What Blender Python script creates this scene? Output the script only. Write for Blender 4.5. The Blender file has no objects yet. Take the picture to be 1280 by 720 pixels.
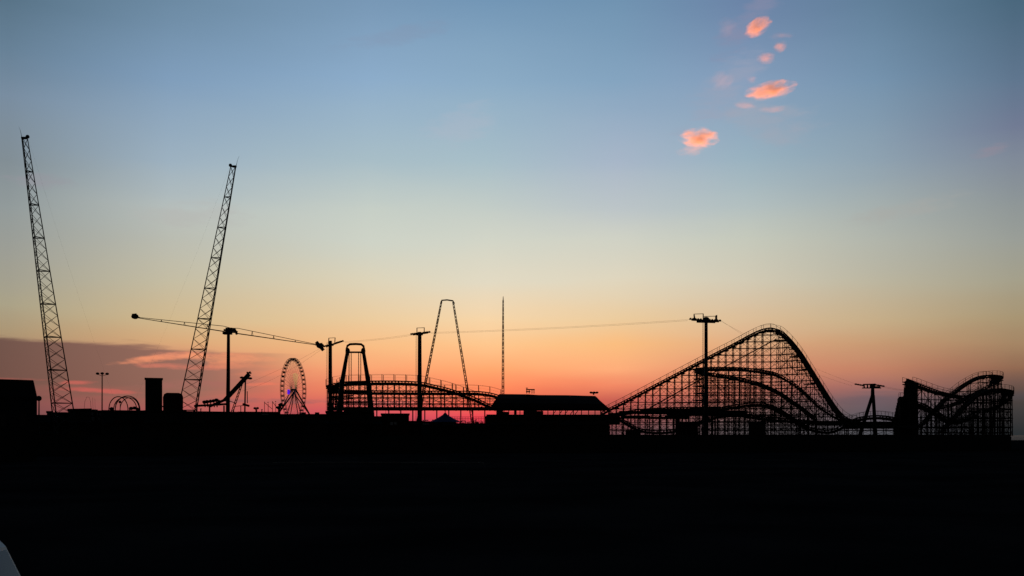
import bpy, math, random
from mathutils import Vector, Matrix
R = math.radians
rnd = random.Random(7)
S = bpy.context.scene
COL = S.collection

# ------------------------------------------------------------------ camera
F = 1229.0            # focal length in pixels of a 1280 wide picture
HY = 544.0            # row of the horizon
CAMZ = 4.0
cd = bpy.data.cameras.new('camera'); cam = bpy.data.objects.new('camera', cd); COL.objects.link(cam)
cam.location = (0, 0, CAMZ); cam.rotation_euler = (R(90), 0, 0)
cd.sensor_width = 36; cd.lens = 36*F/1280; cd.shift_y = (HY-360)/1280
cd.clip_start = .3; cd.clip_end = 120000
S.camera = cam

def P(px, py, D):     # place measured in the photograph, D metres away -> world
    return Vector(((px-640)/F*D, D, CAMZ+(HY-py)/F*D))
DECK = 3.8            # height of the pier deck

def yaw(o, px): o.rotation_euler.z = math.atan((640-px)/F)

# ------------------------------------------------------------------ materials
def mat(name, col, rough=.9, spec=.15, var=.25, scale=3.0, metal=0):
    m = bpy.data.materials.new(name); m.use_nodes = True
    nt = m.node_tree; b = nt.nodes['Principled BSDF']
    tc = nt.nodes.new('ShaderNodeTexCoord'); n = nt.nodes.new('ShaderNodeTexNoise')
    n.inputs['Scale'].default_value = scale; n.inputs['Detail'].default_value = 5
    nt.links.new(tc.outputs['Object'], n.inputs['Vector'])
    r = nt.nodes.new('ShaderNodeValToRGB'); c = Vector(col)
    r.color_ramp.elements[0].position = .3; r.color_ramp.elements[1].position = .7
    r.color_ramp.elements[0].color = (*(c*(1-var)), 1); r.color_ramp.elements[1].color = (*(c*(1+var)), 1)
    nt.links.new(n.outputs['Fac'], r.inputs['Fac']); nt.links.new(r.outputs['Color'], b.inputs['Base Color'])
    b.inputs['Roughness'].default_value = rough; b.inputs['Specular IOR Level'].default_value = spec
    b.inputs['Metallic'].default_value = metal
    return m
M = dict(
    wheelpaint=mat('white_wheel_paint', (.62, .62, .60), .6),
    timber=mat('dark_stained_timber', (.035, .026, .022)),
    steel=mat('dark_painted_steel', (.025, .028, .03), .7),
    green=mat('dark_green_paint', (.012, .035, .022), .8),
    red=mat('dark_red_paint', (.05, .015, .012), .8),
    blue=mat('blue_canvas', (.05, .14, .34), .9),
    wall=mat('dark_render', (.035, .035, .038)),
    wall2=mat('brown_boards', (.04, .03, .022)),
    wall3=mat('teal_boards', (.014, .04, .045)),
    roof=mat('tar_roof', (.02, .02, .022)),
    pale=mat('white_panel', (.55, .56, .58), .7),
    glass=mat('dark_glass', (.03, .035, .04), .15, .5),
    cable=mat('wire_rope', (.05, .04, .035), .8),
    leaf=mat('shrub_leaves', (.02, .035, .015), .9),
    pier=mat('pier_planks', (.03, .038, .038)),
    carpaint=mat('pale_grey_paint', (.62, .63, .66), .35, .5, .04),
    rubber=mat('tyre_rubber', (.015, .015, .015), .9),
)
def emis(name, col, s):
    m = bpy.data.materials.new(name); m.use_nodes = True
    b = m.node_tree.nodes['Principled BSDF']; b.inputs['Base Color'].default_value = (*col, 1)
    n = m.node_tree.nodes.new('ShaderNodeTexNoise'); n.inputs['Scale'].default_value = 2
    mm = m.node_tree.nodes.new('ShaderNodeMath'); mm.operation = 'MULTIPLY'; mm.inputs[1].default_value = s*2
    m.node_tree.links.new(n.outputs['Fac'], mm.inputs[0])
    m.node_tree.links.new(mm.outputs[0], b.inputs['Emission Strength'])
    b.inputs['Emission Color'].default_value = (*col, 1)
    return m
M['violet'] = emis('violet_lamp', (.10, .01, .75), .9)
M['lime'] = emis('lime_lamp', (.42, .50, .14), .9)

# ------------------------------------------------------------------ mesh building
class MB:
    def __init__(s): s.v = []; s.f = []
    def bar(s, p, q, w, h=None, up=Vector((0, 0, 1))):
        p = Vector(p); q = Vector(q); h = w if h is None else h
        d = q-p
        if d.length < 1e-6: return
        d.normalize()
        u = up if abs(d.dot(up)) < .95 else Vector((1, 0, 0))
        a = d.cross(u).normalized(); b = a.cross(d).normalized()
        i = len(s.v)
        for c in (p, q):
            for (x, y) in ((-1, -1), (1, -1), (1, 1), (-1, 1)):
                s.v.append(c+a*(x*w/2)+b*(y*h/2))
        s.f += [(i, i+3, i+2, i+1), (i+4, i+5, i+6, i+7)]
        for k in range(4):
            j = (k+1) % 4; s.f.append((i+k, i+j, i+4+j, i+4+k))
    def tube(s, pts, r, n=10, cap=True):
        pts = [Vector(p) for p in pts]
        rs = r if isinstance(r, (list, tuple)) else [r]*len(pts)
        i0 = len(s.v)
        for k, p in enumerate(pts):
            d = (pts[min(k+1, len(pts)-1)]-pts[max(k-1, 0)]).normalized()
            u = Vector((0, 0, 1)) if abs(d.z) < .95 else Vector((0, 1, 0))
            a = d.cross(u).normalized(); b = a.cross(d)
            for j in range(n):
                t = 2*math.pi*j/n; s.v.append(p+a*math.cos(t)*rs[k]+b*math.sin(t)*rs[k])
        for k in range(len(pts)-1):
            for j in range(n):
                j2 = (j+1) % n
                s.f.append((i0+k*n+j, i0+k*n+j2, i0+(k+1)*n+j2, i0+(k+1)*n+j))
        if cap:
            s.f.append(tuple(i0+j for j in range(n))[::-1])
            s.f.append(tuple(i0+(len(pts)-1)*n+j for j in range(n)))
    def box(s, x0, x1, y0, y1, z0, z1, bev=0):
        i = len(s.v)
        for z in (z0, z1):
            for (x, y) in ((x0, y0), (x1, y0), (x1, y1), (x0, y1)): s.v.append(Vector((x, y, z)))
        s.f += [(i, i+3, i+2, i+1), (i+4, i+5, i+6, i+7)]
        for k in range(4):
            j = (k+1) % 4; s.f.append((i+k, i+j, i+4+j, i+4+k))
    def loft(s, rings, cap=True):
        i0 = len(s.v); n = len(rings[0])
        for r in rings: s.v += [Vector(p) for p in r]
        for k in range(len(rings)-1):
            for j in range(n):
                j2 = (j+1) % n
                s.f.append((i0+k*n+j, i0+k*n+j2, i0+(k+1)*n+j2, i0+(k+1)*n+j))
        if cap:
            s.f.append(tuple(i0+j for j in range(n))[::-1])
            s.f.append(tuple(i0+(len(rings)-1)*n+j for j in range(n)))
    def ball(s, c, r, sq=(1, 1, 1), n=10, m=7, jit=0):
        c = Vector(c); rings = []
        for k in range(m+1):
            t = math.pi*(k/m)*.98+.03
            rings.append([c+Vector((math.sin(t)*math.cos(2*math.pi*j/n)*sq[0], math.sin(t)*math.sin(2*math.pi*j/n)*sq[1], math.cos(t)*sq[2]))*r*(1+rnd.uniform(-jit, jit)) for j in range(n)])
        s.loft(rings[::-1])
    def prism(s, poly, y0, y1):      # poly of (x, z), extruded along y
        s.loft([[Vector((x, y0, z)) for x, z in poly], [Vector((x, y1, z)) for x, z in poly]])
    def build(s, name, m, parent=None, smooth=False):
        org = Vector((0, 0, 0))
        if parent is None and s.v:
            xs = [v.x for v in s.v]; ys = [v.y for v in s.v]; zs = [v.z for v in s.v]
            org = Vector(((min(xs)+max(xs))/2, (min(ys)+max(ys))/2, min(zs)))
        else:
            p = parent
            while p is not None: org = org+p.location; p = p.parent
        me = bpy.data.meshes.new(name)
        me.from_pydata([v-org for v in s.v], [], s.f); me.materials.append(M[m] if isinstance(m, str) else m)
        if smooth:
            for pl in me.polygons: pl.use_smooth = True
        o = bpy.data.objects.new(name, me); COL.objects.link(o)
        if parent is None: o.location = org
        else: o.parent = parent
        return o
def tag(o, label=None, cat=None, group=None, kind=None):
    if label: o['label'] = label
    if cat: o['category'] = cat
    if group: o['group'] = group
    if kind: o['kind'] = kind
    return o
def thing(name, loc, label, cat, group=None):
    o = bpy.data.objects.new(name, None); COL.objects.link(o); o.location = loc; o.empty_display_size = .5
    return tag(o, label, cat, group)

# ------------------------------------------------------------------ splines
def catmull(pts, n=10):
    pts = [Vector(p) for p in pts]; out = []
    for i in range(len(pts)-1):
        p0 = pts[max(i-1, 0)]; p1 = pts[i]; p2 = pts[i+1]; p3 = pts[min(i+2, len(pts)-1)]
        for k in range(n):
            t = k/n
            out.append(.5*((2*p1)+(-p0+p2)*t+(2*p0-5*p1+4*p2-p3)*t*t+(-p0+3*p1-3*p2+p3)*t**3))
    out.append(pts[-1]); return out
def resample(pts, step):
    L = [0]
    for a, b in zip(pts, pts[1:]): L.append(L[-1]+(b-a).length)
    n = max(2, round(L[-1]/step)); out = []; j = 0
    for k in range(n+1):
        t = L[-1]*k/n
        while j < len(L)-2 and L[j+1] < t: j += 1
        d = L[j+1]-L[j]; out.append(pts[j].lerp(pts[j+1], (t-L[j])/d if d else 0))
    return out
def normals(pts):
    out = []
    for i in range(len(pts)):
        d = pts[min(i+1, len(pts)-1)]-pts[max(i-1, 0)]; d.z = 0
        if d.length < 1e-5: d = Vector((1, 0, 0))
        d.normalize(); out.append(Vector((-d.y, d.x, 0)))
    return out

# ------------------------------------------------------------------ wooden coaster lanes
def lane(parent, ctl, bstep=2.3, width=2.3, lev=2.5, base=DECK, rail=True, railh=1.15, railstep=2.3,
         batter=.05, band=True, deep=.42, bents=True, post=.2, thin=.1, long_lev=None, supports=None, wire=.045, xb=True, steps=False, bx=.06, rp=.08):
    fine = resample(catmull([P(*c) for c in ctl], 14), .9); nf = normals(fine)
    co = resample(catmull([P(*c) for c in ctl], 14), bstep); nc = normals(co)
    Z = Vector((0, 0, 1))
    t = MB(); w = {-1: MB(), 1: MB()}
    for k in range(len(fine)-1):
        p, q, a, b = fine[k], fine[k+1], nf[k], nf[k+1]
        for s in (-1, 1):
            t.bar(p+a*s*.7, q+b*s*.7, .2, .26)
            if band: t.bar(p+a*s*.75-Z*(.3+deep*.5+.1), q+b*s*.75-Z*(.3+deep*.5+.1), .22, deep)
            w[s].bar(p+a*s*(width/2)+Z*-.04, q+b*s*(width/2)-Z*.04, .62, .09)
        t.bar(p-a*(width/2+.3)-Z*.19, p+a*(width/2+.3)-Z*.19, .2, .16)
        t.bar(p-a*.7-Z*.5, p+a*.7-Z*.5, .14, .2)
        if k % 2 == 0:
            for s in (-1, 1): t.bar(p+a*s*.75-Z*.2, p+a*s*.75-Z*.6, .16)
    t.build('track', 'timber', parent); [w[s].build('walkway', 'timber', parent) for s in (-1, 1)]
    if rail:
        hp = resample(fine, railstep); hn = normals(hp)
        for s in (-1, 1):
            h = MB()
            o = width/2+.3
            for k in range(len(hp)):
                h.bar(hp[k]+hn[k]*s*o-Z*.2, hp[k]+hn[k]*s*o+Z*railh, rp)
            for k in range(len(fine)-1):
                h.bar(fine[k]+nf[k]*s*o+Z*railh, fine[k+1]+nf[k+1]*s*o+Z*railh, wire*1.6)
                h.bar(fine[k]+nf[k]*s*o+Z*railh*.55, fine[k+1]+nf[k+1]*s*o+Z*railh*.55, wire*.5)
            h.build('handrail', 'timber', parent)
    if not bents: return
    def off(p, n, s, z): return Vector((p.x, p.y, z))+n*s*(width*.42+(p.z-.7-z)*batter)
    long_ = MB(); cols = []
    for k, (p, n) in enumerate(zip(co, nc)):
        top = p.z-.75
        if top-base < .6: cols.append(None); continue
        m = MB()
        for s in (-1, 1): m.bar(off(p, n, s, base), off(p, n, s, top), post)
        m.bar(off(p, n, -1, top)-n*.5, off(p, n, 1, top)+n*.5, .14, .3)
        if steps:
            for s in (-1, 1): m.bar(off(p, n, s, top)-Vector((1.15, 0, .25)), off(p, n, s, top)+Vector((.75, 0, -.25)), .16, .3)
        z = base; i = 0
        while z < top-.3:
            z2 = min(z+lev, top)
            if z > base: m.bar(off(p, n, -1, z)-n*.2, off(p, n, 1, z)+n*.2, thin, .16)
            if xb:
                m.bar(off(p, n, -1, z), off(p, n, 1, z2), bx); m.bar(off(p, n, 1, z), off(p, n, -1, z2), bx)
            z = z2; i += 1
        if top-base > 9:      # a centre post on the tall bents
            m.bar(Vector((p.x, p.y, base)), Vector((p.x, p.y, top)), post*.8)
        m.build('support_bent', 'timber', parent)
        cols.append(top)
    for k in range(len(co)-1):
        if cols[k] is None or cols[k+1] is None: continue
        t0, t1 = cols[k], cols[k+1]; z = base; i = 0
        while z < max(t0, t1):
            for s in (-1, 1):
                za = min(z, t0); zb = min(z, t1)
                if z > base and z < min(t0, t1)+.4: long_.bar(off(co[k], nc[k], s, za), off(co[k+1], nc[k+1], s, zb), thin*.75, .15)
                z2a = min(z+lev, t0); z2b = min(z+lev, t1)
                if (i+k) % 2 == (0 if s > 0 else 1):
                    if z < t0: long_.bar(off(co[k], nc[k], s, za), off(co[k+1], nc[k+1], s, z2b), thin*.9)
                else:
                    if z < t1: long_.bar(off(co[k], nc[k], s, z2a), off(co[k+1], nc[k+1], s, zb), thin*.8)
            z += lev; i += 1
    long_.build('cross_bracing', 'timber', parent)

# --- the big hill
c1 = thing('roller_coaster', P(900, HY, 282)*1, 'wooden roller coaster with the tallest hill, its long lift slope rising to a rounded crest', 'roller coaster')
c1.location.z = DECK
D0 = 278
lift = [(752, 515.5), (762, 510), (780, 501), (800, 490.5), (820, 480), (840, 469.5), (860, 459), (880, 448.5), (900, 438), (912, 432), (925, 425), (938, 418), (950, 412.5), (960, 410.3), (969, 410.8), (977, 415), (987, 424.5), (1000, 441), (1012, 460), (1025, 481), (1037, 500), (1048, 515), (1058, 523), (1068, 525)]
lane(c1, [(x, y, D0-(max(0, x-965)*.17)) for x, y in lift], bstep=2.35, batter=.05, railstep=2.35, deep=.6, steps=True, post=.13, thin=.085, lev=1.9)
mid = [(1020, 523, 297), (1012, 517, 297), (1000, 507.5, 297), (987, 499, 297), (975, 490.5, 297), (955, 481, 297), (937, 475.5, 297), (920, 471.5, 297), (900, 468, 297), (885, 466, 297), (876, 463.5, 295), (872, 461.5, 291), (877, 460, 287),
       (890, 459.3, 286), (920, 459.5, 285.5), (940, 461, 285), (955, 463.2, 285), (970, 466.5, 285), (987, 475, 284), (1000, 484.5, 283), (1012, 495.5, 282), (1025, 507, 281), (1040, 517, 280), (1056, 525, 279)]
lane(c1, mid, bstep=3.1, rail=False, batter=.03, post=.13, thin=.08, deep=.62, lev=2.1)
def ylift(x):
    for (xa, ya), (xb_, yb) in zip(lift, lift[1:]):
        if xa <= x <= xb_: return ya+(yb-ya)*(x-xa)/(xb_-xa)
    return 560
rk = random.Random(11); b = MB()
for i in range(46):      # long raking braces crossing several bents
    x0 = 790+rk.random()*230; y0 = 543-rk.random()*(543-ylift(x0))*.8; L_ = rk.uniform(22, 48); sl = rk.choice([.62, .62, .8, -.7, -1.1])
    x1, y1 = x0, y0
    for k in range(24):
        nx, ny = x0+L_*k/23, y0-L_*sl*k/23
        if ny < ylift(nx)+7 or ny > 543 or nx > 1040: break
        x1, y1 = nx, ny
    if x1-x0 > 8: b.bar(P(x0, y0, 281), P(x1, y1, 281), .11)
b.build('raking_braces', 'timber', c1)
low = [(762, 519, 271), (772, 516, 271), (802, 511.5, 271), (840, 509.5, 271), (875, 509, 271), (900, 509, 271), (925, 505, 271), (945, 503, 271), (962, 506, 271), (980, 515, 271), (995, 525, 271), (1010, 533, 271), (1025, 537, 270), (1040, 537, 269), (1052, 532, 268), (1064, 526, 268), (1073, 522, 268), (1085, 520, 268), (1097, 519.3, 268), (1110, 520.5, 268), (1122, 523, 268)]
lane(c1, low, bstep=3.6, railstep=2.0, railh=1.2, batter=.02, post=.14, thin=.08, deep=.7, lev=1.6)
low2 = [(765, 516, 284), (780, 525, 284), (792, 532, 284), (806, 537, 284), (830, 538, 284), (850, 535, 284), (868, 529, 284), (885, 522.5, 284), (900, 518, 284), (925, 517, 284), (955, 521, 284), (990, 524, 284), (1030, 527, 284), (1075, 527.5, 284), (1118, 527.5, 284)]
lane(c1, low2, bstep=9, rail=False, lev=1.5, batter=0, post=.13, thin=.07, deep=.7)
b = MB()   # long inclined catwalk with its rail behind the lift
b.bar(P(812, 510, 292), P(875, 475, 292), .22, .35); b.bar(P(875, 475, 292), P(970, 424, 290), .22, .3)
b.bar(P(812, 507, 292), P(875, 472, 292), .06); b.build('inclined_catwalk', 'timber', c1)
b = MB()   # walkway platforms under the rails, hanging off the first drop
for (x0, x1, y) in ((969, 986, 425.5), (989, 999, 446), (997, 1008, 462.5), (1007, 1018, 480)):
    a = P(x0, y, 276); c = P(x1, y, 276); b = MB(); b.box(a.x, c.x, 275.2, 277.2, a.z-.2, a.z+.12); b.build('service_ledge', 'timber', c1)
b = MB()   # storage deck boards beneath the bottom run
for (x0, x1, y0, y1, D) in ((774, 800, 513.5, 517.6, 276), (800, 834, 511.5, 518, 276), (776, 812, 520, 523.5, 277), (834, 862, 510.5, 524, 276), (862, 896, 509.5, 520, 276), (812, 838, 520.8, 524, 277), (895, 934, 513, 520.5, 276), (934, 1060, 520.5, 521.8, 276), (760, 775, 516, 531, 276), (782, 800, 537, 544, 276), (856, 868, 530, 544, 276), (1010, 1062, 526, 531, 275), (845, 850, 520, 544, 276), (1055, 1122, 528, 536, 276), (850, 872, 527, 544, 277)):
    a = P(x0, y1, D); c = P(x1, y0, D); b = MB(); b.box(a.x, c.x, D, D+.4, max(a.z, DECK), c.z); b.build('boarded_deck', 'timber', c1); b = MB()
for x in (824, 833, 842, 853, 861, 890, 894, 919, 930, 785, 800, 812, 960, 975, 1000):
    a = P(x, 520, 275.6); b = MB(); b.bar((a.x, 275.6, DECK), (a.x, 275.6, a.z), .3); b.build('deck_post', 'timber', c1)

# kiosk in the lattice
k = thing('ticket_kiosk', P(947, HY, 262), 'small square dark kiosk at the foot of the big coaster hill', 'kiosk'); k.location.z = DECK
a = P(935, 545, 262); c = P(958, 529.5, 262)
b = MB(); b.box(a.x+.2, c.x-.2, 262, 266, DECK, c.z); b.build('wall', 'wall', k)
b = MB(); b.loft([[(a.x-.1, 261.7, c.z), (c.x+.1, 261.7, c.z), (c.x+.1, 266.3, c.z), (a.x-.1, 266.3, c.z)], [(a.x+.6, 262.4, c.z+.5), (c.x-.6, 262.4, c.z+.5), (c.x-.6, 265.6, c.z+.5), (a.x+.6, 265.6, c.z+.5)]]); b.build('roof', 'roof', k)
b = MB(); b.box(a.x+1.0, a.x+3.6, 261.93, 262-.002, DECK+1.1, DECK+2.3); b.build('shutter', 'wall2', k); yaw(k, 947)

# --- right coaster
c3 = thing('roller_coaster', P(1195, HY, 275), 'wooden roller coaster with crossing hills and stacked turnarounds at the right edge of the pier', 'roller coaster')
c3.location.z = DECK
A = [(1122.5, 505, 286), (1124, 501, 276), (1125.5, 496.5, 266), (1128, 494.5, 261), (1131, 483, 258.5), (1132.8, 473.8, 256), (1135, 472.5, 258), (1139, 473.8, 262), (1146, 476.5, 267), (1158, 481.5, 270), (1170, 487.5, 272), (1181, 491.5, 273), (1193, 494, 274), (1205, 495, 275), (1215, 493.5, 276), (1226, 491, 278), (1238, 489.5, 281)]
A1 = [(1134.5, 476.8, 266), (1140, 478.3, 267.5), (1147, 480.7, 269), (1158, 484.6, 270.5), (1170, 488.8, 272)]+A[11:]; A0 = [(1124.5, 496.5, 265), (1130, 496.5, 264.5), (1137, 499, 264.5), (1148, 503.5, 264), (1157, 509, 266), (1167, 514, 268), (1180, 522, 270), (1192, 527, 272), (1206, 523, 274), (1220, 517, 276)]
lane(c3, A1, bstep=2.6, railstep=2.2, batter=.02, post=.13, thin=.08, bx=.04)
lane(c3, A0, bstep=2.6, railstep=2.2, batter=.02, post=.13, thin=.08, bx=.04)
B = [(1150, 531, 276), (1156, 525.5, 276), (1167, 513, 276), (1175, 504.5, 276), (1183, 496.5, 276), (1192, 489.5, 276), (1200, 483.3, 276), (1210, 477, 276), (1220, 472, 276), (1230, 469.4, 276.5), (1238, 468.8, 278), (1244.5, 469.5, 281), (1247.5, 471.5, 285), (1245, 475, 289), (1238, 480, 291), (1222, 489, 292), (1205, 498, 292), (1190, 505, 292), (1172, 508, 292)]
lane(c3, B, bstep=3.6, railstep=2.3, batter=.02, post=.14, thin=.08, bx=.04)
C_ = [(1178, 536, 268), (1188, 526, 268), (1200, 512.5, 268), (1208, 504, 268), (1216, 496.5, 268), (1225, 490.8, 268), (1237, 486.8, 268), (1248, 486, 269), (1255, 487, 271), (1259.5, 488.5, 275), (1260.3, 492, 281), (1257, 498, 285), (1250, 505, 287), (1235, 511, 287), (1215, 514, 287)]
lane(c3, C_, bstep=4.2, railstep=2.3, batter=.01, post=.14, thin=.08, bx=.04)
b = MB()   # boarded tunnel over the turn: staggered boards, uneven top
rb = random.Random(3)
prof_ = [(1117.5, 522), (1119, 514), (1121, 505), (1122.3, 497), (1129, 495.5), (1130, 488), (1131.5, 480), (1133, 472.5), (1139, 474), (1143, 476), (1147.5, 480)]
xs_ = [1117.5+k*.78 for k in range(38)]
for x0 in xs_:
    for (xa, ya), (xb_, yb) in zip(prof_, prof_[1:]):
        if xa <= x0 <= xb_: yt = ya+(yb-ya)*(x0-xa)/(xb_-xa)
    yt += rb.uniform(-.2, .9); a = P(x0, yt, 267.5); c = P(x0+.8, 540, 267.5)
    b.box(a.x, c.x, 267.5+rb.uniform(0, .1), 267.8, DECK, a.z)
b.build('boarded_tunnel', 'timber', c3)
b = MB()
for (x0, x1, y, D) in ((1146, 1262, 534.5, 274), (1150, 1264, 526, 277), (1150, 1262, 541, 270), (1188, 1264, 504, 283), (1190, 1264, 515, 284)):
    a = P(x0, y, D); c = P(x1, y, D); b = MB(); b.bar(a, c, .2, .35); b.build('catwalk', 'timber', c3)
b = MB()
for i in range(22):      # rear row of deep timber posts
    x = 1147+i*5.4; a = P(x, 535, 289+.4*(i % 3)); yt = 500 if x < 1205 else 492
    b = MB(); b.bar((a.x, a.y, DECK), P(x, yt+rb.uniform(-1, 3), a.y), .2); b.build('rear_post', 'timber', c3)

# --- left, low coaster
c2 = thing('roller_coaster', P(515, HY, 270), 'low flat wooden roller coaster turn running left out of the roofed station', 'roller coaster')
c2.location.z = DECK
L = [(626, 495, 278), (614, 491.5, 278), (600, 489.6, 278), (585, 489, 278), (560, 489, 278), (500, 488.7, 278), (440, 488, 277), (425, 486.6, 276), (416.5, 484.6, 274), (413.8, 482.8, 271.5), (417, 480.6, 269), (425, 478.5, 268), (440, 477, 268), (487, 476.3, 268), (523, 477.6, 268), (541, 481, 268), (558, 485, 268), (572, 489.3, 268), (591, 496, 268), (605, 502.5, 268), (620, 509, 268)]
lane(c2, L, bstep=3.25, railstep=3.25, railh=1.75, lev=1.7, base=10.9, rp=.15, batter=.02, wire=.03, xb=True, post=.2, deep=.75)
b = MB()
for y, hh, wv in ((511, 1.0, .5), (501.6, .16, .1), (504.6, .14, .1)):
    for D in (264, 281):
        b.bar(P(409, y, D), P(623, y-(.0 if hh > .5 else .3), D), wv, hh)
for i in range(15):
    for D in (264, 281): a = P(411+i*15, 514, D); b.bar((a.x, D, DECK), (a.x, D, P(0, 511, D).z), .3)
b.build('lower_run', 'timber', c2)
b = MB()
for i in range(28):      # rail stanchions on the lower run
    a = P(412+i*7.6, 511, 264); b.bar(a, P(412+i*7.6, 501.5, 264), .1)
b.build('railing', 'timber', c2)
b = MB()
for (x, y0, y1, D) in ((413, 481, 545, 266), (416.5, 484, 545, 281), (421, 486, 545, 270)): b.bar(P(x, y0, D), (P(x, y1, D).x, D, DECK), .28)
for y in (491, 495.5, 499): b.bar(P(412, y+.8, 272), P(442, y-1, 272), .3, .4)
b.build('end_stair', 'timber', c2)

# --- station
st = thing('coaster_station', P(685, HY, 262), 'long dark station building with a curved hipped roof between the two coasters', 'building'); st.location.z = DECK
u = 262/F
def ring(x0, x1, y, dy):
    zl = CAMZ+(HY-y)*u+(.12 if y < 500 else .25); zr = CAMZ+(HY-y)*u-(.42 if y < 500 else .1); xs = [x0, x0+(x1-x0)*.3, x0+(x1-x0)*.42, x0+(x1-x0)*.7, x1]
    zs = [zl, zl*.72+zr*.28+.06, zl*.6+zr*.4-.08, zl*.3+zr*.7+.05, zr]
    return [((x-640)*u, 262-dy, z) for x, z in zip(xs, zs)]+[((x-640)*u, 276+dy, z) for x, z in zip(xs[::-1], zs[::-1])]
b = MB(); b.loft([ring(612.5, 762, 511.5, 1.0), ring(613.5, 760, 509, .9), ring(617, 755, 504.5, 0), ring(620, 750.5, 498, -2), ring(622.8, 747.3, 493.2, -4.4), ring(624, 746, 492, -5)])
b.build('roof', 'roof', st)
b = MB()
a = P(640, 512, 262)
b.box((621-640)*u, (628-640)*u, 262, 276, DECK, a.z); b.box((655-640)*u, (671-640)*u, 261.8, 276, DECK, a.z)
b.box((614-640)*u, (757-640)*u, 264, 276, DECK, CAMZ+(HY-522)*u)
b.build('wall', 'wall2', st)
b = MB(); b.box((608-640)*u, (762-640)*u, 262.2, 275, CAMZ+(HY-521)*u, CAMZ+(HY-518)*u); b.build('platform', 'timber', st)
for i, x in enumerate([636, 643, 650, 677, 685, 692, 700, 707, 717, 727, 736, 744, 751]):
    b = MB(); b.bar(((x-640)*u, 262.6, CAMZ+(HY-521)*u), ((x-640)*u, 262.6, CAMZ+(HY-510)*u), .22)
    b.build('post', 'timber', st)
b = MB()
for x in (691, 699, 706, 713, 719): b.bar(((x-640)*u, 266, CAMZ+(HY-519)*u), ((x+6-640)*u, 266, CAMZ+(HY-511)*u), .18)
for (x0, x1, y0, y1) in ((628, 636, 514, 518), (643, 646, 512, 518), (671, 680, 513, 518)): b.box((x0-640)*u, (x1-640)*u, 268, 268.3, CAMZ+(HY-y1)*u, CAMZ+(HY-y0)*u)
b.bar(((628-640)*u, 262.4, CAMZ+(HY-512.5)*u), ((757-640)*u, 262.4, CAMZ+(HY-512.5)*u), .2, .4)
b.bar(((628-640)*u, 262.4, CAMZ+(HY-516.2)*u), ((757-640)*u, 262.4, CAMZ+(HY-516.2)*u), .08, .1)
b.build('stair_and_gate', 'timber', st)
b = MB(); b.bar(P(607, 525, 263), P(760, 525, 263), .6, 2.2); b.build('fascia', 'timber', st)
rf = thing('roof_unit', P(664, 492, 268), 'small open-framed box with an aerial on the station roof', 'roof unit')
b = MB()
for x in (658.5, 661.5, 665, 667.5):
    for D in (267, 269): b.bar(P(x, 492, D), P(x, 486.6, D), .2)
for D in (267, 269):
    b.bar(P(657.5, 487, D), P(668.5, 487, D), .3); b.bar(P(657.5, 489.6, D), P(663, 489.6, D), .3)
b.build('frame', 'steel', rf)
b = MB(); b.bar(P(658.3, 487, 268), P(658.3, 484.6, 268), .12); b.bar(P(657.4, 485, 268), P(660, 485.2, 268), .2); b.build('aerial', 'steel', rf)
rf = thing('roof_lamp_cluster', P(742, 492, 268), 'low cluster of dark lamps on the right end of the station roof', 'lamps')
b = MB(); b.bar(P(742, 493.5, 268), P(742, 490, 268), .4); b.bar(P(738, 491.3, 268), P(747, 491.3, 268), .3); b.build('stand', 'steel', rf)
for x in (738.8, 742.5, 746.2):
    b = MB(); b.ball(P(x, 490.6, 268), .34, (1.3, 1, .8)); b.build('lamp', 'steel', rf)

# ------------------------------------------------------------------ lattice masts
def mast(parent, base, top, wb, wt, levels, perX=3, sides=3, rot=0., chord=.13, thin=.07, ring_every=True, split=True):
    base = Vector(base); top = Vector(top); ax = (top-base)
    def pt(k, t):
        a = rot+2*math.pi*k/sides; w = wb+(wt-wb)*t
        return base+ax*t+Vector((math.cos(a), math.sin(a), 0))*(w/2)
    for k in range(sides):
        b = MB(); b.tube([pt(k, 0), pt(k, 1)], [chord, chord*.75], 6); b.build('chord', 'steel', parent)
    ts = levels
    for i in range(len(ts)-1):
        b = MB()
        for j in range(perX):
            t0 = ts[i]+(ts[i+1]-ts[i])*j/perX; t1 = ts[i]+(ts[i+1]-ts[i])*(j+1)/perX
            for k in range(sides):
                k2 = (k+1) % sides
                b.bar(pt(k, t0), pt(k2, t1), thin); b.bar(pt(k2, t0), pt(k, t1), thin)
        for k in range(sides):
            b.bar(pt(k, ts[i+1]), pt((k+1) % sides, ts[i+1]), thin*1.9, thin*2.4)
        b.build('lattice_section', 'steel', parent)

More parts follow.
